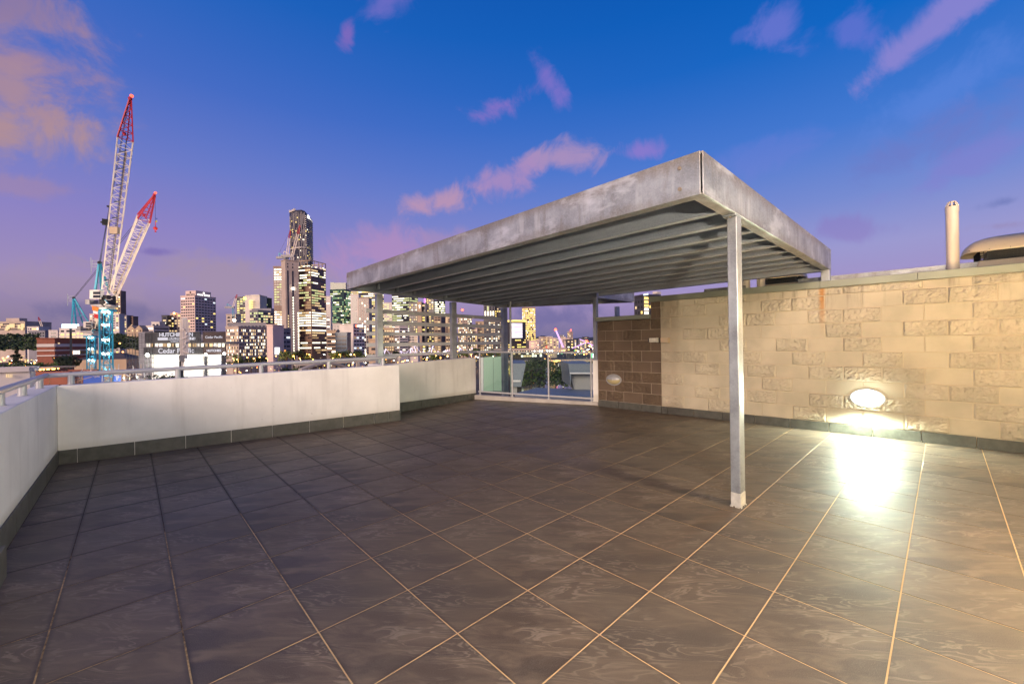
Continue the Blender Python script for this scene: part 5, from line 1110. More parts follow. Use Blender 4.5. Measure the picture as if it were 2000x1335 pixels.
# long low riverside roofs and elevated roads
def longbar(name, label, cat, p0, p1, w_, h_, m_, parent=None):
    mb = MB(); mb.bar(p0, p1, w_, h_, m_); o = mb.build(name, parent=parent)
    if parent is None: tag(o, label, cat)
    return o
t = empty('riverside_pavilion', (at(1040, 682, 250).x, at(1040, 682, 250).y, GZ), 'long low riverside pavilion with a flat pale roof and a string of lights', 'building')
longbar('roof', '', '', at(968, 683, 250), at(1101, 681, 262), 10, 1.1, concr, t)
mb = MB()
for k in range(26): p = lerp(at(972, 686.5, 246), at(1098, 684.5, 258), k/25); mb.ball(p, .32, random.choice([W3, W1, WHL]), 6)
mb.build('string_light', parent=t)['kind'] = 'stuff'
mb = MB(); facade(mb, C2+H2(1000, 690)*249, C2+H2(1060, 690)*254, topz(1030, 702, 250), topz(1030, 687, 250), 1.7, 1.6, .8, .7, [(.3, W3), (.2, W1), (.5, WD_)]); mb.prism([tuple(C2+H2(u, 690)*d) for u, d in ((1000, 250), (1062, 255), (1062, 270), (1000, 265))], GZ, topz(1030, 684, 255), dark_c); mb.build('glazed_front', parent=t)
orc = mat('bridge_concrete', (.42, .36, .28), .8, var=.1, vscale=.3)
t = empty('elevated_road', (at(1110, 705, 190).x, at(1110, 705, 190).y, GZ), 'concrete elevated road lit orange from below beyond the glass railing', 'bridge')
longbar('deck', '', '', at(996, 706.5, 186), at(1180, 702, 205), 8, 1.1, orc, t)
for u_ in (1078.5, 1122, 1160): p = at(u_, 706, 194); mb = MB(); mb.box(p.x-.9, p.x+.9, p.y-.9, p.y+.9, GZ, p.z, orc); mb.build('pillar', parent=t)
t = empty('viaduct', (at(640, 715, 120).x, at(640, 715, 120).y, GZ), 'concrete arch viaduct just above the white parapet', 'bridge')
mb = MB(); N_ = 18; A0, A1 = at(586, 722, 104), at(682, 719, 116)
for i in range(N_):
    f0, f1 = i/N_, (i+1)/N_; h0, h1 = math.sin(math.pi*f0)*1.55, math.sin(math.pi*f1)*1.55; mb.bar(lerp(A0, A1, f0)+Vector((0,0,h0)), lerp(A0, A1, f1)+Vector((0,0,h1)), 1.6, .5, orc)
mb.build('arch', parent=t)
mb = MB(); mb.bar(A0+Vector((0,0,-1.3)), A1+Vector((0,0,-1.3)), 4, .3, orc); 
for i in range(1, 9): f_ = i/9; p = lerp(A0, A1, f_); mb.bar(p+Vector((0,0,-1.3)), p+Vector((0,0,math.sin(math.pi*f_)*1.5)), .3, .3, orc)
mb.build('hanger', parent=t)
mb = MB(); mb.bar(at(575, 711.5, 135), at(742, 701, 150), 7, .9, orc); mb.build('deck', parent=t)
for u_ in (606, 663, 699, 730): p = at(u_, 708, 142); mb = MB(); mb.box(p.x-.5, p.x+.5, p.y-.5, p.y+.5, GZ, p.z, orc); mb.build('pillar', parent=t)

# ---- trees
for a in [(31, 676, 150, 20, 'dark conifer on the far left below the hill', None, 1.2, None, (0,), 'cone'), (130, 693, 118, 42, 'round dark tree in front of the red brick block', None, 1.6, None, (0, 0, 1), 'round'),
  (15, 709, 92, 60, 'wide green lit tree above the white building on the left edge', None, 1.6, None, (1, 2), 'round'), (62, 706, 96, 55, 'spreading green tree left of the crane', None, 1.5, None, (1, 2, 2), 'round'), (95, 704, 100, 40, 'green tree beside the round dark tree', None, 1.3, None, (1, 2), 'round'),
  (322, 730, 62, 100, 'dense green tree top poking up behind the parapet below the banners', None, 2.6, None, (0, 1), 'round'), (280, 741, 60, 30, 'small green tree top left under the banners', None, 1.3, None, (0, 1), 'round'), (385, 737, 64, 24, 'low green tree top right of the handrail stanchion', None, 1.2, None, (0, 1), 'round')]: tree(*a)
tr = [(463, 690, 210, 36), (490, 696, 200, 26), (504, 693, 205, 34), (560, 684, 185, 34), (583, 683, 190, 28), (598, 690, 185, 24), (655, 684, 195, 28), (672, 682, 200, 34), (697, 682, 205, 34), (715, 690, 205, 24), (738, 688, 190, 28), (558, 714, 118, 34), (583, 716, 116, 30), (775, 684, 260, 22), (850, 688, 280, 24), (905, 683, 300, 20), (928, 679, 310, 22), (955, 681, 290, 30), (975, 678, 300, 24)]
wh = ['left of the grey slit windowed office foot', 'under the slit windowed office', 'in front of the pinkish slab', 'at the foot of the concrete core', 'under the lift core', 'left of the brown tower foot', 'right of the brown tower foot', 'below the blue glass office', 'below the pinkish office', 'left of the first pergola post', 'behind the first pergola post', 'left of the viaduct arch', 'touching the viaduct arch', 'left behind the slats', 'in the middle behind the slats', 'right of the middle pergola post', 'below the tan mid rise', 'left of the third post', 'next to the third post']
for k, (u, v, d, w_) in enumerate(tr): tree(u, v, d, w_, 'street tree '+wh[k], 'street trees along the river road', .9, None, (0, 1) if k % 3 else (1, 2))
for k, (u, v, d, w_, lb) in enumerate([(1037, 697, 130, 44, 'large dark tree seen through the middle of the glass railing'), (1062, 700, 140, 36, 'dark tree left of the glass railing mid post'), (1015, 712, 120, 30, 'dark tree behind the grey roof edge'), (1100, 712, 112, 40, 'dark tree right of the glass railing mid post'), (1130, 706, 130, 34, 'dark tree above the pale roof on the right'), (1085, 722, 100, 44, 'low dark tree in the park below the elevated road'), (1160, 703, 150, 26, 'small tree beside the white pier')]): tree(u, v, d, w_, lb, None, 1.2, None, (0, 0, 1))
def treemass(name, uv, depth, lb):
    mb = MB()
    for k in range(2600):
        u = random.uniform(uv[0], uv[1]); f_ = random.random(); v = lerp(uv[2], uv[3], f_)+3*noise.noise(Vector((u*.08, 0, 0))); p = at(u, v, depth*(1-.25*f_)+random.uniform(-6, 6)); s_ = depth/FPX*2.0
        x = Vector((random.gauss(0, 1), random.gauss(0, 1), random.gauss(0, 1))).normalized()*s_; y = x.cross(Vector((random.gauss(0, 1), random.gauss(0, 1), random.gauss(0, 1))).normalized()); i0 = len(mb.v)
        mb.v += [p-x, p+y, p+x, p-y]; mb.f.append((i0, i0+1, i0+2, i0+3)); mb.mi.append(mb.mid(random.choice(leafm[:2])))
    tag(mb.build(name), lb, 'trees', kind='stuff')
treemass('hillside_trees', (-20, 78, 652, 682), 420, 'dense trees covering the dark hillside on the left')
treemass('hillside_trees', (200, 300, 652, 680), 400, 'dense trees below the ridge between crane and banners')

treemass('park_trees', (1012, 1172, 706, 752), 112, 'dark mass of park trees beyond the neighbouring roofs behind the glass railing')
# ---- lamps
for k, (u, d, e_) in enumerate(((455, 160, 2600), (520, 165, 2600), (585, 165, 2600), (650, 175, 2600), (715, 185, 2600), (780, 240, 4200), (850, 260, 4200), (920, 280, 4200), (985, 290, 4200), (105, 150, 1500), (40, 170, 2200), (235, 190, 1800))):
    lamp(u, 699 if d < 200 else 692, d, 'tall sodium street lamp on the river road, '+(ORD[k] if k < 10 else ('beside the big crane mast' if k == 11 else 'near the middle')), ORL, .9, e_*L_CITY, (1, .55, .16), group='tall sodium lamps on the river road')
for k, (u, v, d, r, en, lb) in enumerate([(335+120-1.5, 711, 150, 1.9, 0, 'beside the right floodlit wall, upper left'), (463, 701.5, 170, 1.7, 900, 'at the slit windowed office'), (483, 698, 175, 1.7, 0, 'right of the first office lamp'), (496, 700, 172, 2.0, 900, 'in the tree left of the pinkish slab'), (507, 697, 180, 1.7, 0, 'left of the pinkish slab'), (539, 695, 180, 1.6, 0, 'under the blank white sign'), (573, 695, 175, 2.0, 1200, 'between the trees at the lift core'), (599, 691, 190, 1.5, 0, 'left one of the cluster at the brown tower'), (604, 692, 180, 1.9, 1200, 'right one of the cluster at the brown tower'), (633, 692, 185, 1.8, 0, 'at the right foot of the brown tower'), (663, 692, 190, 1.5, 900, 'in the lit green trees'), (685, 692, 195, 1.5, 0, 'right of the lit green trees'), (692, 692, 195, 1.3, 800, 'between the dark trees'), (715, 691, 195, 1.6, 0, 'left of the first pergola post'), (234, 670, 260, 1.6, 0, 'behind the big crane mast'), (240, 687, 240, 1.5, 700, 'left of the scaffold'), (94, 736, 50, 1.7, 60, 'low down between rail and parapet near the corner')]):
    lamp(u, v, d, 'orange street lamp '+lb, WHL if lb.startswith('at the right foot') or lb.startswith('right of the lit') else ORL, r*.8, en*L_CITY, group='orange street lamps of the river road')
t = empty('festoon_shed', (at(92, 722, 84).x, at(92, 722, 84).y, GZ), 'shed roof edge with a row of bright orange bulbs on the left', 'building')
a_, b_ = at(69, 721, 82), at(118, 717.5, 90); longbar('roof', '', '', a_+Vector((0,0,.2)), b_+Vector((0,0,.2)), 5, .3, tan_c, t)
mb = MB()
for k in range(9): mb.ball(lerp(a_, b_, (k+.5)/9+random.uniform(-.03, .03))+Vector((-.2, -.3, -.15)), random.uniform(.1, .24), ORL, 8)
mb.build('bulb', parent=t)
longbar('wall', '', '', at(72, 741, 86), at(118, 737, 92), .3, 3.4, brick_c, t)
ld = bpy.data.lights.new('festoon', 'POINT'); ld.energy = 500*L_CITY; ld.color = (1, .5, .15); lo = bpy.data.objects.new('festoon', ld); C.objects.link(lo); lo.location = at(94, 728, 80)
B('white flat roofed building with louvred openings below the left parapet corner', (-30, 58, 69), 723, 62, white_c, None, ybot=760, phi=80)
mb = MB(); p0 = at(13, 733, 58)
for i in range(4):
    for j in range(5): p = at(13+i*3.4, 731+j*1.3, 60.5); mb.box(p.x-.05, p.x+.05, p.y-.05, p.y+.05, p.z-.03, p.z+.03, W1)
tag(mb.build('louvre_lights'), 'small lit louvre openings in the white flat roofed building', 'windows', kind='stuff')
B('orange brick shop block behind the corner of the handrail', (72, None, 140), 731, 72, brick_c, [(.3, W7), (.2, W1), (.5, WD_)], fh=2.4, ws=2.0, ybot=748)
t = empty('warehouse', (at(195, 700, 170).x, at(195, 700, 170).y, GZ), 'tan warehouse with a shallow hipped roof behind the crane masts', 'building')
mb = MB(); A_, B_, = C2+H2(145, 700)*170, C2+H2(247, 700)*175; dv = (B_-A_); nn_ = Vector((-dv.y, dv.x)).normalized()*16
nn_ = nn_ if nn_.dot(A_-C2) > 0 else -nn_; zt1 = topz(195, 702, 172); mb.prism([tuple(A_), tuple(B_), tuple(B_+nn_), tuple(A_+nn_)], GZ, zt1, tan_c); mb.build('wall', parent=t)
mb = MB(); c_ = A_+dv*.3+nn_*.5; d_ = A_+dv*.7+nn_*.5; zr = topz(195, 689, 180); V = lambda p, z: (p.x, p.y, z)
mb.quad(V(A_, zt1), V(B_, zt1), V(d_, zr), V(c_, zr), roof_c); mb.quad(V(B_+nn_, zt1), V(A_+nn_, zt1), V(c_, zr), V(d_, zr), roof_c); mb.quad(V(A_+nn_, zt1), V(A_, zt1), V(c_, zr), V(c_, zr), roof_c); mb.quad(V(B_, zt1), V(B_+nn_, zt1), V(d_, zr), V(d_, zr), roof_c); mb.build('roof', parent=t)
# glowing screen above the shed roofs
t = empty('led_screen', (at(138, 637, 150).x, at(138, 637, 150).y, GZ), 'glowing blue white electronic screen beside the rear crane', 'screen')
longbar('panel', '', '', at(122, 636.5, 150), at(153, 636.5, 150), .4, 1.45, emi('blue_white_screen', (.62, .78, 1), 5), t); mb = MB(); p = at(138, 640, 150.5); mb.box(p.x-.3, p.x+.3, p.y-.3, p.y+.3, GZ, p.z, M['dark_metal']); mb.build('support', parent=t)
# construction clutter and blue hoarding behind the parapet
for k, (u0, u1, m_, lb) in enumerate(((163, 202, mat('blue_hoarding', (.03, .10, .45), .6), 'left run of blue site hoarding below the crane masts'), (222, 236, bpy.data.materials['blue_hoarding'], 'short blue hoarding right of the big mast'))): longbar('hoarding', lb, 'hoarding', at(u0, 742, 66), at(u1, 741, 67), .1, 1.4, m_)
t = empty('scaffolding', (at(245, 735, 70).x, at(245, 735, 70).y, GZ), 'brightly lit scaffold tubes and planks between handrail and parapet', 'scaffolding'); mb = MB()
for k in range(80): p = at(random.uniform(155, 285), random.uniform(728, 748), random.uniform(64, 76)); q_ = p+Vector((random.uniform(-2, 2), random.uniform(-2, 2), random.uniform(-.6, .6))) if k % 2 else p+Vector((0, 0, 1.5)); mb.bar(p, q_, .07, .07, random.choice([M['rail'], tan_c, white_c]))
mb.build('tubes', parent=t)['kind'] = 'stuff'
for k, (u, v, d, r, e_) in enumerate(((242, 738, 64, 1.6, 400), (268, 736, 68, 1.4, 300))): lamp(u, v, d, ('left', 'right')[k]+' white work lamp in the scaffold behind the parapet', WHL, r*.6, e_*L_CITY, (1, .95, .8), pole=True, name='work_lamp')

# ---- cranes
crb = mat('crane_blue', (.02, .27, .38), .45, .1); crw = mat('crane_cream', (.82, .70, .56), .5); crr = mat('crane_red', (.42, .015, .03), .5); crg = mat('crane_grey', (.30, .28, .27), .6, var=.3, vscale=.8)
def lattice(mb, A, B_, w0, w1, bay, t_, m_, side=None, d0=None, d1=None, dense=True):
    """four chord lattice from A to B; widths w across the view, d along it"""
    A = Vector(A); B_ = Vector(B_); ax = (B_-A).normalized(); sv = side or Vector((0, 0, 1)).cross(CAM-(A+B_)/2).normalized(); sv = (sv-ax*sv.dot(ax)).normalized(); tv = ax.cross(sv)
    d0 = d0 or w0; d1 = d1 or w1; L = (B_-A).length; n = max(2, int(L/bay))
    def cp(i):
        f_ = i/n; c = A+(B_-A)*f_; w_ = lerp(w0, w1, f_)/2; d_ = lerp(d0, d1, f_)/2; return [c-sv*w_-tv*d_, c+sv*w_-tv*d_, c+sv*w_+tv*d_, c-sv*w_+tv*d_]
    E0, E1 = cp(0), cp(n)
    for j in range(4): mb.bar(E0[j], E1[j], t_*1.7, t_*1.7, m_)
    for i in range(n):
        a_, b_ = cp(i), cp(i+1)
        for j in range(4):
            k_ = (j+1) % 4; mb.bar(a_[j], a_[k_], t_*.8, t_*.8, m_)
            (mb.bar(a_[j], b_[k_], t_*.7, t_*.7, m_) if i % 2 else mb.bar(a_[k_], b_[j], t_*.7, t_*.7, m_))
    return cp
def crane(label, dd, mast, plat_v, jib, red_from, tip, aapex, alegs, cab, wmast, jw, lights, cables, name='luffing_crane'):
    px = dd/FPX; um, v0 = mast; p = at(um, v0, dd); t = empty(name, (p.x, p.y, GZ), label, 'crane')
    mb = MB(); ptop = at(um, plat_v+6, dd); lattice(mb, (ptop.x, ptop.y, GZ), ptop, wmast, wmast, wmast*1.15, .14*wmast/1.7, crb)
    mb.build('mast', parent=t)
    mb = MB(); mb.bar(at(um-.2*wmast/px, 700, dd-.4*wmast), at(um-.2*wmast/px, plat_v+8, dd-.4*wmast), .45, .3, M['dark_metal']); lc = lattice(mb, at(um+2, 745, dd-wmast*.2), at(um+2, plat_v+8, dd-wmast*.2), .8, .8, 1.4, .06, crb); mb.build('ladder_shaft', parent=t)
    mb = MB(); c = at(um, plat_v+2, dd); x = RT*1; k = wmast
    def bx(cu, cv, wu, hv, dz, m_, dp=None): q_ = at(cu, cv, dd+(dz or 0)); mb.bar(q_-RT*wu*px/2, q_+RT*wu*px/2, dp or k, hv*px, m_)
    bx(um, plat_v+5, wmast/px*1.45, 3.2, 0, crb); bx(um, plat_v+1, wmast/px*1.1, 4, 0, white_c); mb.build('slewing_ring', parent=t)
    mb = MB(); bx(um-2, plat_v-4, wmast/px*2.0, 4.5, 0, crg); bx(um+wmast/px*.2, plat_v-15, wmast/px*.85, 18, 0, M['black']); bx(um-wmast/px*1.5, plat_v-11, 8, 9, 0, crg)
    for i in range(14): q_ = at(um+random.uniform(-.7, .7)*wmast/px, plat_v-random.uniform(0, 26), dd-k*.6); mb.bar(q_, q_+RT*random.uniform(-1, 1)+Vector((0, 0, random.uniform(-.8, .8))), .12, .12, random.choice([crg, crb, M['black'], white_c]))
    mb.build('machine_deck', parent=t)
    cu, cv, cw, ch = cab; mb = MB(); bx(cu, cv, cw, ch, -k*.6, white_c, k*.5); cb_ = mb.build('cab', parent=t); 
    mb = MB(); bx(cu, cv-ch*.18, cw*.72, ch*.3, -k*.6-k*.26, WD_, .06); bx(cu, cv+ch*.22, cw*.72, ch*.3, -k*.6-k*.26, WD_, .06); mb.build('cab_window', parent=cb_)
    (ju, jv), (ku, kv) = jib; ru, rvv = red_from
    mb = MB(); A = at(ju, jv, dd); Bj = at(ru, rvv, dd*.93); cp = lattice(mb, A, Bj, jw[0], jw[1], jw[1]*.72, .085*jw[1]/1.9, crw, d0=jw[0]*.8, d1=jw[1]*.8); mb.build('jib', parent=t)
    mb = MB(); Tp = at(tip[0], tip[1], dd*.915); lattice(mb, Bj, Tp, jw[1]*1.0, jw[1]*.14, jw[1]*.6, .10*jw[1]/1.9, crr); ax = (Tp-Bj).normalized()
    mb.bar(Bj+RT*jw[1]*.18, Tp+RT*jw[1]*.02, jw[1]*.07, jw[1]*.07, crr); mb.ball(Tp+Vector((0, 0, .3)), .32, crr, 8); mb.ball(Bj-RT*jw[1]*.16+ax*1.0, .38*jw[1]/2.6, crr, 8); mb.build('jib_tip', parent=t)
    mb = MB(); mb.ball(Tp+Vector((0, 0, .75))+RT*.25, .28, emi('tip_beacon', (1, .12, .06), 2.5), 8); mb.build('beacon', parent=t)
    mb = MB()
    for i in range(int(9)): c1 = lerp(A, Bj, (i+.7)/9.4); mb.bar(c1-RT*jw[1]*.36, c1+RT*jw[1]*.14, .10, .16, M['dark_metal'])
    mb.bar(A+RT*jw[0]*.22, lerp(A, Bj, .93)+RT*jw[1]*.22, jw[1]*.085, .1, tan_c); mb.build('jib_walkway', parent=t)
    mb = MB(); ap = at(aapex[0], aapex[1], dd)
    for (lu, lv, o_) in alegs: mb.bar(ap+RT*o_*.1, at(lu, lv, dd+o_), .36*k/2.2, .36*k/2.2, crb)
    for f_ in (.35, .7): q0 = lerp(ap, at(alegs[0][0], alegs[0][1], dd), f_); q1 = lerp(ap, at(alegs[-1][0], alegs[-1][1], dd), f_); mb.bar(q0, q1, .12, .12, crb)
    mb.ball(ap, .45*k/2.2, M['black'], 8); q_ = ap-RT*.9*k/2.2; 
    for i in range(4): mb.bar(q_+RT*(.45*i-.6)+Vector((0,0,-.9)), q_+RT*(.45*i-.6)+Vector((0,0,.5)), .06, .06, M['rail'])
    for z_ in (-.8, -.2, .4): mb.bar(q_-RT*.7+Vector((0,0,z_)), q_+RT*.8+Vector((0,0,z_)), .06, .06, M['rail'])
    mb.bar(q_-RT*.9+Vector((0,0,1)), q_-RT*.9+Vector((0,0,-2)), .1, .1, M['rail']); mb.build('a_frame', parent=t)
    mb = MB()
    for (a_, b_, o_) in cables: mb.bar(at(a_[0], a_[1], dd+o_), at(b_[0], b_[1], dd*.94+o_), .055, .055, M['dark_metal'])
    mb.build('cable', parent=t)
    for (lu, lv) in lights:
        mb = MB()
        for o_ in (-.28, .28): mb.ball(at(lu, lv, dd-wmast*.62)+RT*wmast*o_, .16*wmast/2.2*1.15, WHL, 8)
        mb.build('mast_light', parent=t)
        ld = bpy.data.lights.new('mast_light', 'POINT'); ld.energy = 380*L_CITY; ld.color = (.85, .97, 1); ld.shadow_soft_size = .25; lo = bpy.data.objects.new('mast_bulb', ld); C.objects.link(lo); lo.parent = t; lo.matrix_world = Matrix.Identity(4); lo.location = mw(t).inverted() @ at(lu, lv+1.5, dd-wmast*.35)
    return t
cr1 = crane('taller luffing crane with blue mast, cream lattice jib and red tip', 76, (206.5, 668), 601, ((209.5, 567), (244, 272)), (244.8, 272.5), (254.5, 196), (194.5, 513), [(186, 567, -1), (198, 567, -1), (214, 572, 1)], (189, 575, 19, 17), 1.72, (1.5, 1.98),
    [(206, 608), (206, 634), (206, 663), (206, 690), (206, 725)], [((194, 512), (250, 200), 0), ((195.5, 513), (251.5, 202), .3), ((187, 569), (208, 440), 0), ((210, 566), (247, 270), -1.2), ((214, 560), (249, 262), -1.2)])
mb = MB(); p = at(207, 434, 73);  mb.box(p.x-.5, p.x+.5, p.y-.4, p.y+.4, p.z-.5, p.z+.5, M['black']); mb.bar(p-RT*.9, p+RT*.9+Vector((0,0,.2)), .25, .25, M['black']); mb.build('pulley_block', parent=cr1); mb = MB(); mb.ball(at(211, 403, 73), .22, M['black'], 6); mb.build('rope_clamp', parent=cr1)
mb = MB(); q_ = at(224, 450, 72); mb.bar(q_-RT*.7, q_+RT*.7, .5, 1.2, tan_c); mb.build('winch_frame', parent=cr1)
mb = MB()
for k, (u, v, c_) in enumerate(((183, 598, RED), (182, 603, mat('flag_white', (.7, .7, .7), .8)), (184, 612, mat('flag_red', (.5, .02, .02), .8)), (180, 597, mat('flag_orange', (.7, .2, .03), .8)))):
    p = at(u, v, 75); mb.quad(p, p+RT*.9+Vector((0,0,-.2)), p+RT*.8+Vector((0,0,-1.0)), p+RT*-.05+Vector((0,0,-.8)), c_ if k else bpy.data.materials['flag_orange'] if 'flag_orange' in bpy.data.materials else c_)
mb.build('flag', parent=cr1)
cr2 = crane('shorter luffing crane with leaning cream jib and red tip behind the taller one', 100, (178, 690), 652, ((193, 640), (281, 427)), (281, 427), (301.5, 383), (144, 581.5), [(140, 633, -1), (149, 633, -1), (162, 631, 1), (173, 629, 1)], (172.5, 634, 13, 12), 1.55, (1.4, 2.2),
    [(177, 659), (177, 681), (177, 703)], [((144, 581), (276, 420), 0), ((145.5, 582), (279, 422), .4), ((303, 384), (303.5, 452), 0)])
mb = MB(); hb = mat('hook_red', (.6, .03, .02), .5); c_ = at(303.6, 446, 92); mb.ball(c_, .42, hb, 8); mb.ball(c_+Vector((0,0,-.7)), .2, hb, 6); mb.bar(c_+Vector((0,0,.3)), c_+Vector((0,0,1.6)), .12, .12, hb)
mb.quad(at(303.6, 425, 92), at(308, 426, 92), at(307.4, 429.5, 92), at(303.6, 429, 92), mat('flag_blue', (.05, .08, .3), .8)); mb.quad(at(303.6, 430.5, 92), at(307, 430, 92), at(307, 434, 92), at(303.6, 434.5, 92), mat('flag_green', (.3, .3, .05), .8)); mb.build('hook', parent=cr2)
def smallcrane(label, dd, base, top, tip, m1, m2, w_):
    p = at(*base, dd); t = empty('luffing_crane', (p.x, p.y, GZ), label, 'crane'); mb = MB(); q_ = at(*top, dd); lattice(mb, at(*base, dd), q_, w_, w_, w_*1.6, w_*.13, m1); mb.build('mast', parent=t)
    mb = MB(); r_ = at(*tip, dd); m_ = lerp(q_, r_, .72); lattice(mb, q_, m_, w_*.8, w_*.9, w_*1.5, w_*.12, crw); mb.build('jib', parent=t); mb = MB(); lattice(mb, m_, r_, w_*.9, w_*.3, w_*1.2, w_*.14, crr); mb.build('jib_tip', parent=t)
    mb = MB(); s_ = q_-RT*w_*4+Vector((0,0,w_*2.4)); mb.bar(q_, s_, w_*.35, w_*.35, m1); mb.bar(s_, r_, w_*.08, w_*.08, M['dark_metal']); mb.bar(s_, q_-RT*w_*4.2, w_*.3, w_*.3, m1); mb.bar(q_-RT*w_*5.4, q_+RT*w_, w_, w_*1.2, crg); mb.build('counter_jib', parent=t)
smallcrane('small white and red crane on the roof in front of the tallest tower, left one', 345, (560, 512), (560, 503), (567, 450), crb, crr, 1.6)
smallcrane('small crane whose red tip overlaps the tallest tower face', 340, (571, 512), (571, 500), (586, 440), white_c, crr, 1.7)
smallcrane('small blue crane with red tipped jib over the unfinished core', 395, (456, 618), (455, 600), (463, 575), crb, crr, 1.4)
smallcrane('tiny distant red and white crane on the left horizon', 600, (87, 660), (85, 645), (75, 619), white_c, crr, 1.9)

for (u_, v_, d_, tu, tv_, td, en, lb) in ((226, 752, 60, 226, 400, 74, 42000, 'added unseen floodlight brightening the taller crane jib'), (262, 752, 78, 250, 490, 96, 60000, 'added unseen floodlight brightening the shorter crane jib')):
    p = at(u_, v_, d_); q_ = at(tu, tv_, td); t = empty('floodlight', p, lb, 'floodlight'); mb = MB(); mb.box(p.x-.3, p.x+.3, p.y-.2, p.y+.2, GZ, p.z-.1, M['dark_metal']); mb.build('stand', parent=t); mb = MB(); mb.ball(p, .25, WHL, 8); mb.build('lamp_head', parent=t)  # added lamps, out of sight behind the parapet, put in to brighten the jibs
    ld = bpy.data.lights.new('added_uplight', 'SPOT'); ld.energy = en; ld.color = (1, .88, .68); ld.spot_size = math.radians(75); ld.spot_blend = .6; ld.shadow_soft_size = .3
    lo = bpy.data.objects.new('added_uplight', ld); C.objects.link(lo); lo.rotation_euler = (p-q_).to_track_quat('Z', 'Y').to_euler(); lo.location = p+(q_-p).normalized()*.6
# ---- neighbouring terraces just beyond the glass railing
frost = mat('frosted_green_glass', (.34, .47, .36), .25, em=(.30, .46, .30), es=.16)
t = empty('glass_screen', at(968, 730, 9.6), 'frosted green glass screen panel behind the left bay of the glass railing', 'screen')
def quadpan(name, uv, d, m_, th=.05, parent=None):
    pts = [at(u, v, d) for u, v in uv]; n_ = Vector((fw.x, fw.y, 0)).normalized()*th; mb = MB(); mb.hexa([pts[0], pts[1], pts[1]+n_, pts[0]+n_, pts[3], pts[2], pts[2]+n_, pts[3]+n_], m_); return mb.build(name, parent=parent)
dg = 14.6
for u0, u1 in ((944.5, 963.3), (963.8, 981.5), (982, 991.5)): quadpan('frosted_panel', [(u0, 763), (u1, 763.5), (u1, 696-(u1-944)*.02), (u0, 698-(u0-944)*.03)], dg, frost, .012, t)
quadpan('end_post', [(938, 763), (944, 763), (944, 697.5), (938, 698)], dg, M['white'], .08, t)
zinc = mat('blue_grey_metal_roof', (.20, .235, .27), .5, .2, var=.08, vscale=.6); wal = mat('neighbour_render', (.36, .35, .34), .8)
def slab(label, poly, z0, z1, m_, name='roof', cat='roof'): mb = MB(); mb.prism(poly, z0, z1, m_); return tag(mb.build(name), label, cat)
def pt(u, v, d): p = at(u, v, d); return p
def extr(label, uv, d, depth_th, m_, name, cat, parent=None):
    pts = [at(u, v, d) for u, v in uv]; n = len(pts); dv = Vector((fw.x, fw.y, 0)).normalized()*depth_th; mb = MB(); mb.v = pts+[p+dv for p in pts]; k = mb.mid(m_)
    mb.f = [tuple(range(n)), tuple(reversed(range(n, 2*n)))]+[(j, (j+1) % n, n+(j+1) % n, n+j) for j in range(n)]; mb.mi = [k]*len(mb.f); o = mb.build(name, parent=parent)
    if parent is None: tag(o, label, cat)
    return o
t = empty('neighbour_house', at(1015, 760, 26)*1, 'grey blue sided neighbouring roof pod in the left of the glass railing view', 'building')
extr('', [(998, 755), (1018, 755), (1027, 709.5), (998, 709.5)], 26, 5, zinc, 'clad_wall', '', t); extr('', [(998, 742), (1017, 742), (1017, 745.5), (998, 745.5)], 25.9, .08, M['white'], 'ledge', '', t); extr('', [(1001, 767), (1010, 767), (1010, 755.2), (1001, 755.2)], 26.3, 3, wal, 'stem_wall', '', t)
extr('', [(1010.2, 767), (1017, 767), (1017, 755.2), (1010.2, 755.2)], 26.4, .2, M['black'], 'opening', '', t)
t = empty('neighbour_house', at(1140, 760, 24)*1, 'grey blue neighbouring roof pod on the right beside the white pier', 'building')
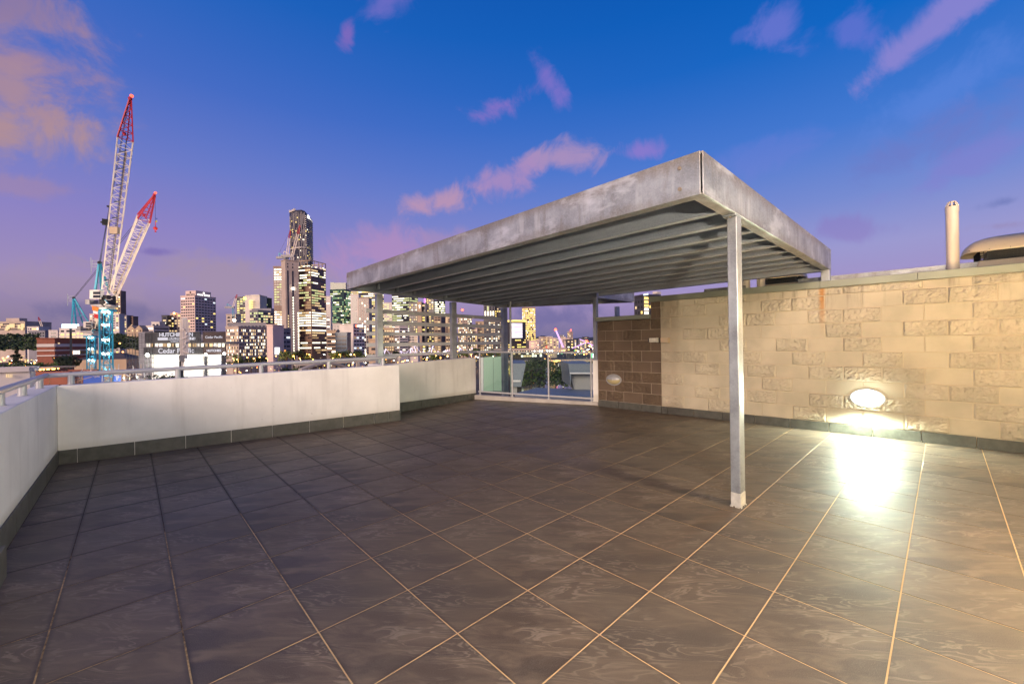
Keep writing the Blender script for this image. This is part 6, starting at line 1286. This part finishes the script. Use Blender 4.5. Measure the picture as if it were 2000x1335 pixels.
extr('', [(1114, 755), (1113, 736), (1110, 710), (1160, 710), (1160, 727), (1116, 727)], 24, 4, zinc, 'clad_wall', '', t); extr('', [(1114, 730), (1160, 730), (1160, 727.2), (1113, 727.2)], 23.9, .3, M['white'], 'gutter', '', t)
extr('', [(1123, 762), (1160, 762), (1160, 730.2), (1114, 730.2), (1115, 740)], 24.6, 3, wal, 'wall', '', t)
mb = MB(); a_, b_, c_, d_ = at(1005, 768, 20), at(1165, 775, 17), at(1165, 761, 24), at(1049, 756.5, 27)
mb.v = [a_, b_, c_, d_]; n_ = Vector((0, 0, -.25)); mb.v += [p+n_ for p in mb.v]; k = mb.mid(zinc); mb.f = [(0, 1, 2, 3), (7, 6, 5, 4), (0, 4, 5, 1), (1, 5, 6, 2), (2, 6, 7, 3), (3, 7, 4, 0)]; mb.mi = [k]*6
tag(mb.build('lower_roof'), 'sloping blue grey metal roof just below the glass railing', 'roof')
for k, (u, v, d) in enumerate(((1042, 748, 110), (1052, 751, 110), (1090, 752, 108), (1100, 755, 100))):
    lamp(u, v, d, ('leftmost', 'second', 'third', 'rightmost')[k]+' small garden lamp low in the dark park behind the glass', W7 if k < 2 else W3, .9, 120*L_CITY if k % 2 == 0 else 0, pole=False, name='garden_lamp')
for k, (u, v, d, e_) in enumerate(((1095, 710, 188, 2500), (1140, 709, 196, 2500), (1060, 708, 182, 1200))): lamp(u, v, d, ('left', 'right', 'far left')[k]+' orange lamp under the elevated road', ORL, 1.0, e_*L_CITY, (1, .5, .12), pole=False, name='road_lamp')
for k in range(9): u = 1088+k*9.5; lamp(u, 690+random.uniform(-1, 1), 200, 'thin mast lamp along the elevated road, '+(ORD[k] if k < 8 else 'rightmost')+' of nine', [W3, cols2, RED, W8][k % 4], .7, 0, group='mast lamps along the elevated road', name='mast_lamp')
mb = MB(); mb.bar(at(1159.5, 698, 120), at(1160.5, 690, 120), .5, .5, emi('pink_sign', (1, .6, .9), 5)); mb.bar(at(1155, 694, 120), at(1158.5, 694, 120), .3, 1.2, cols2); tag(mb.build('neon_sign'), 'pink and green neon sign beside the pier', 'sign')
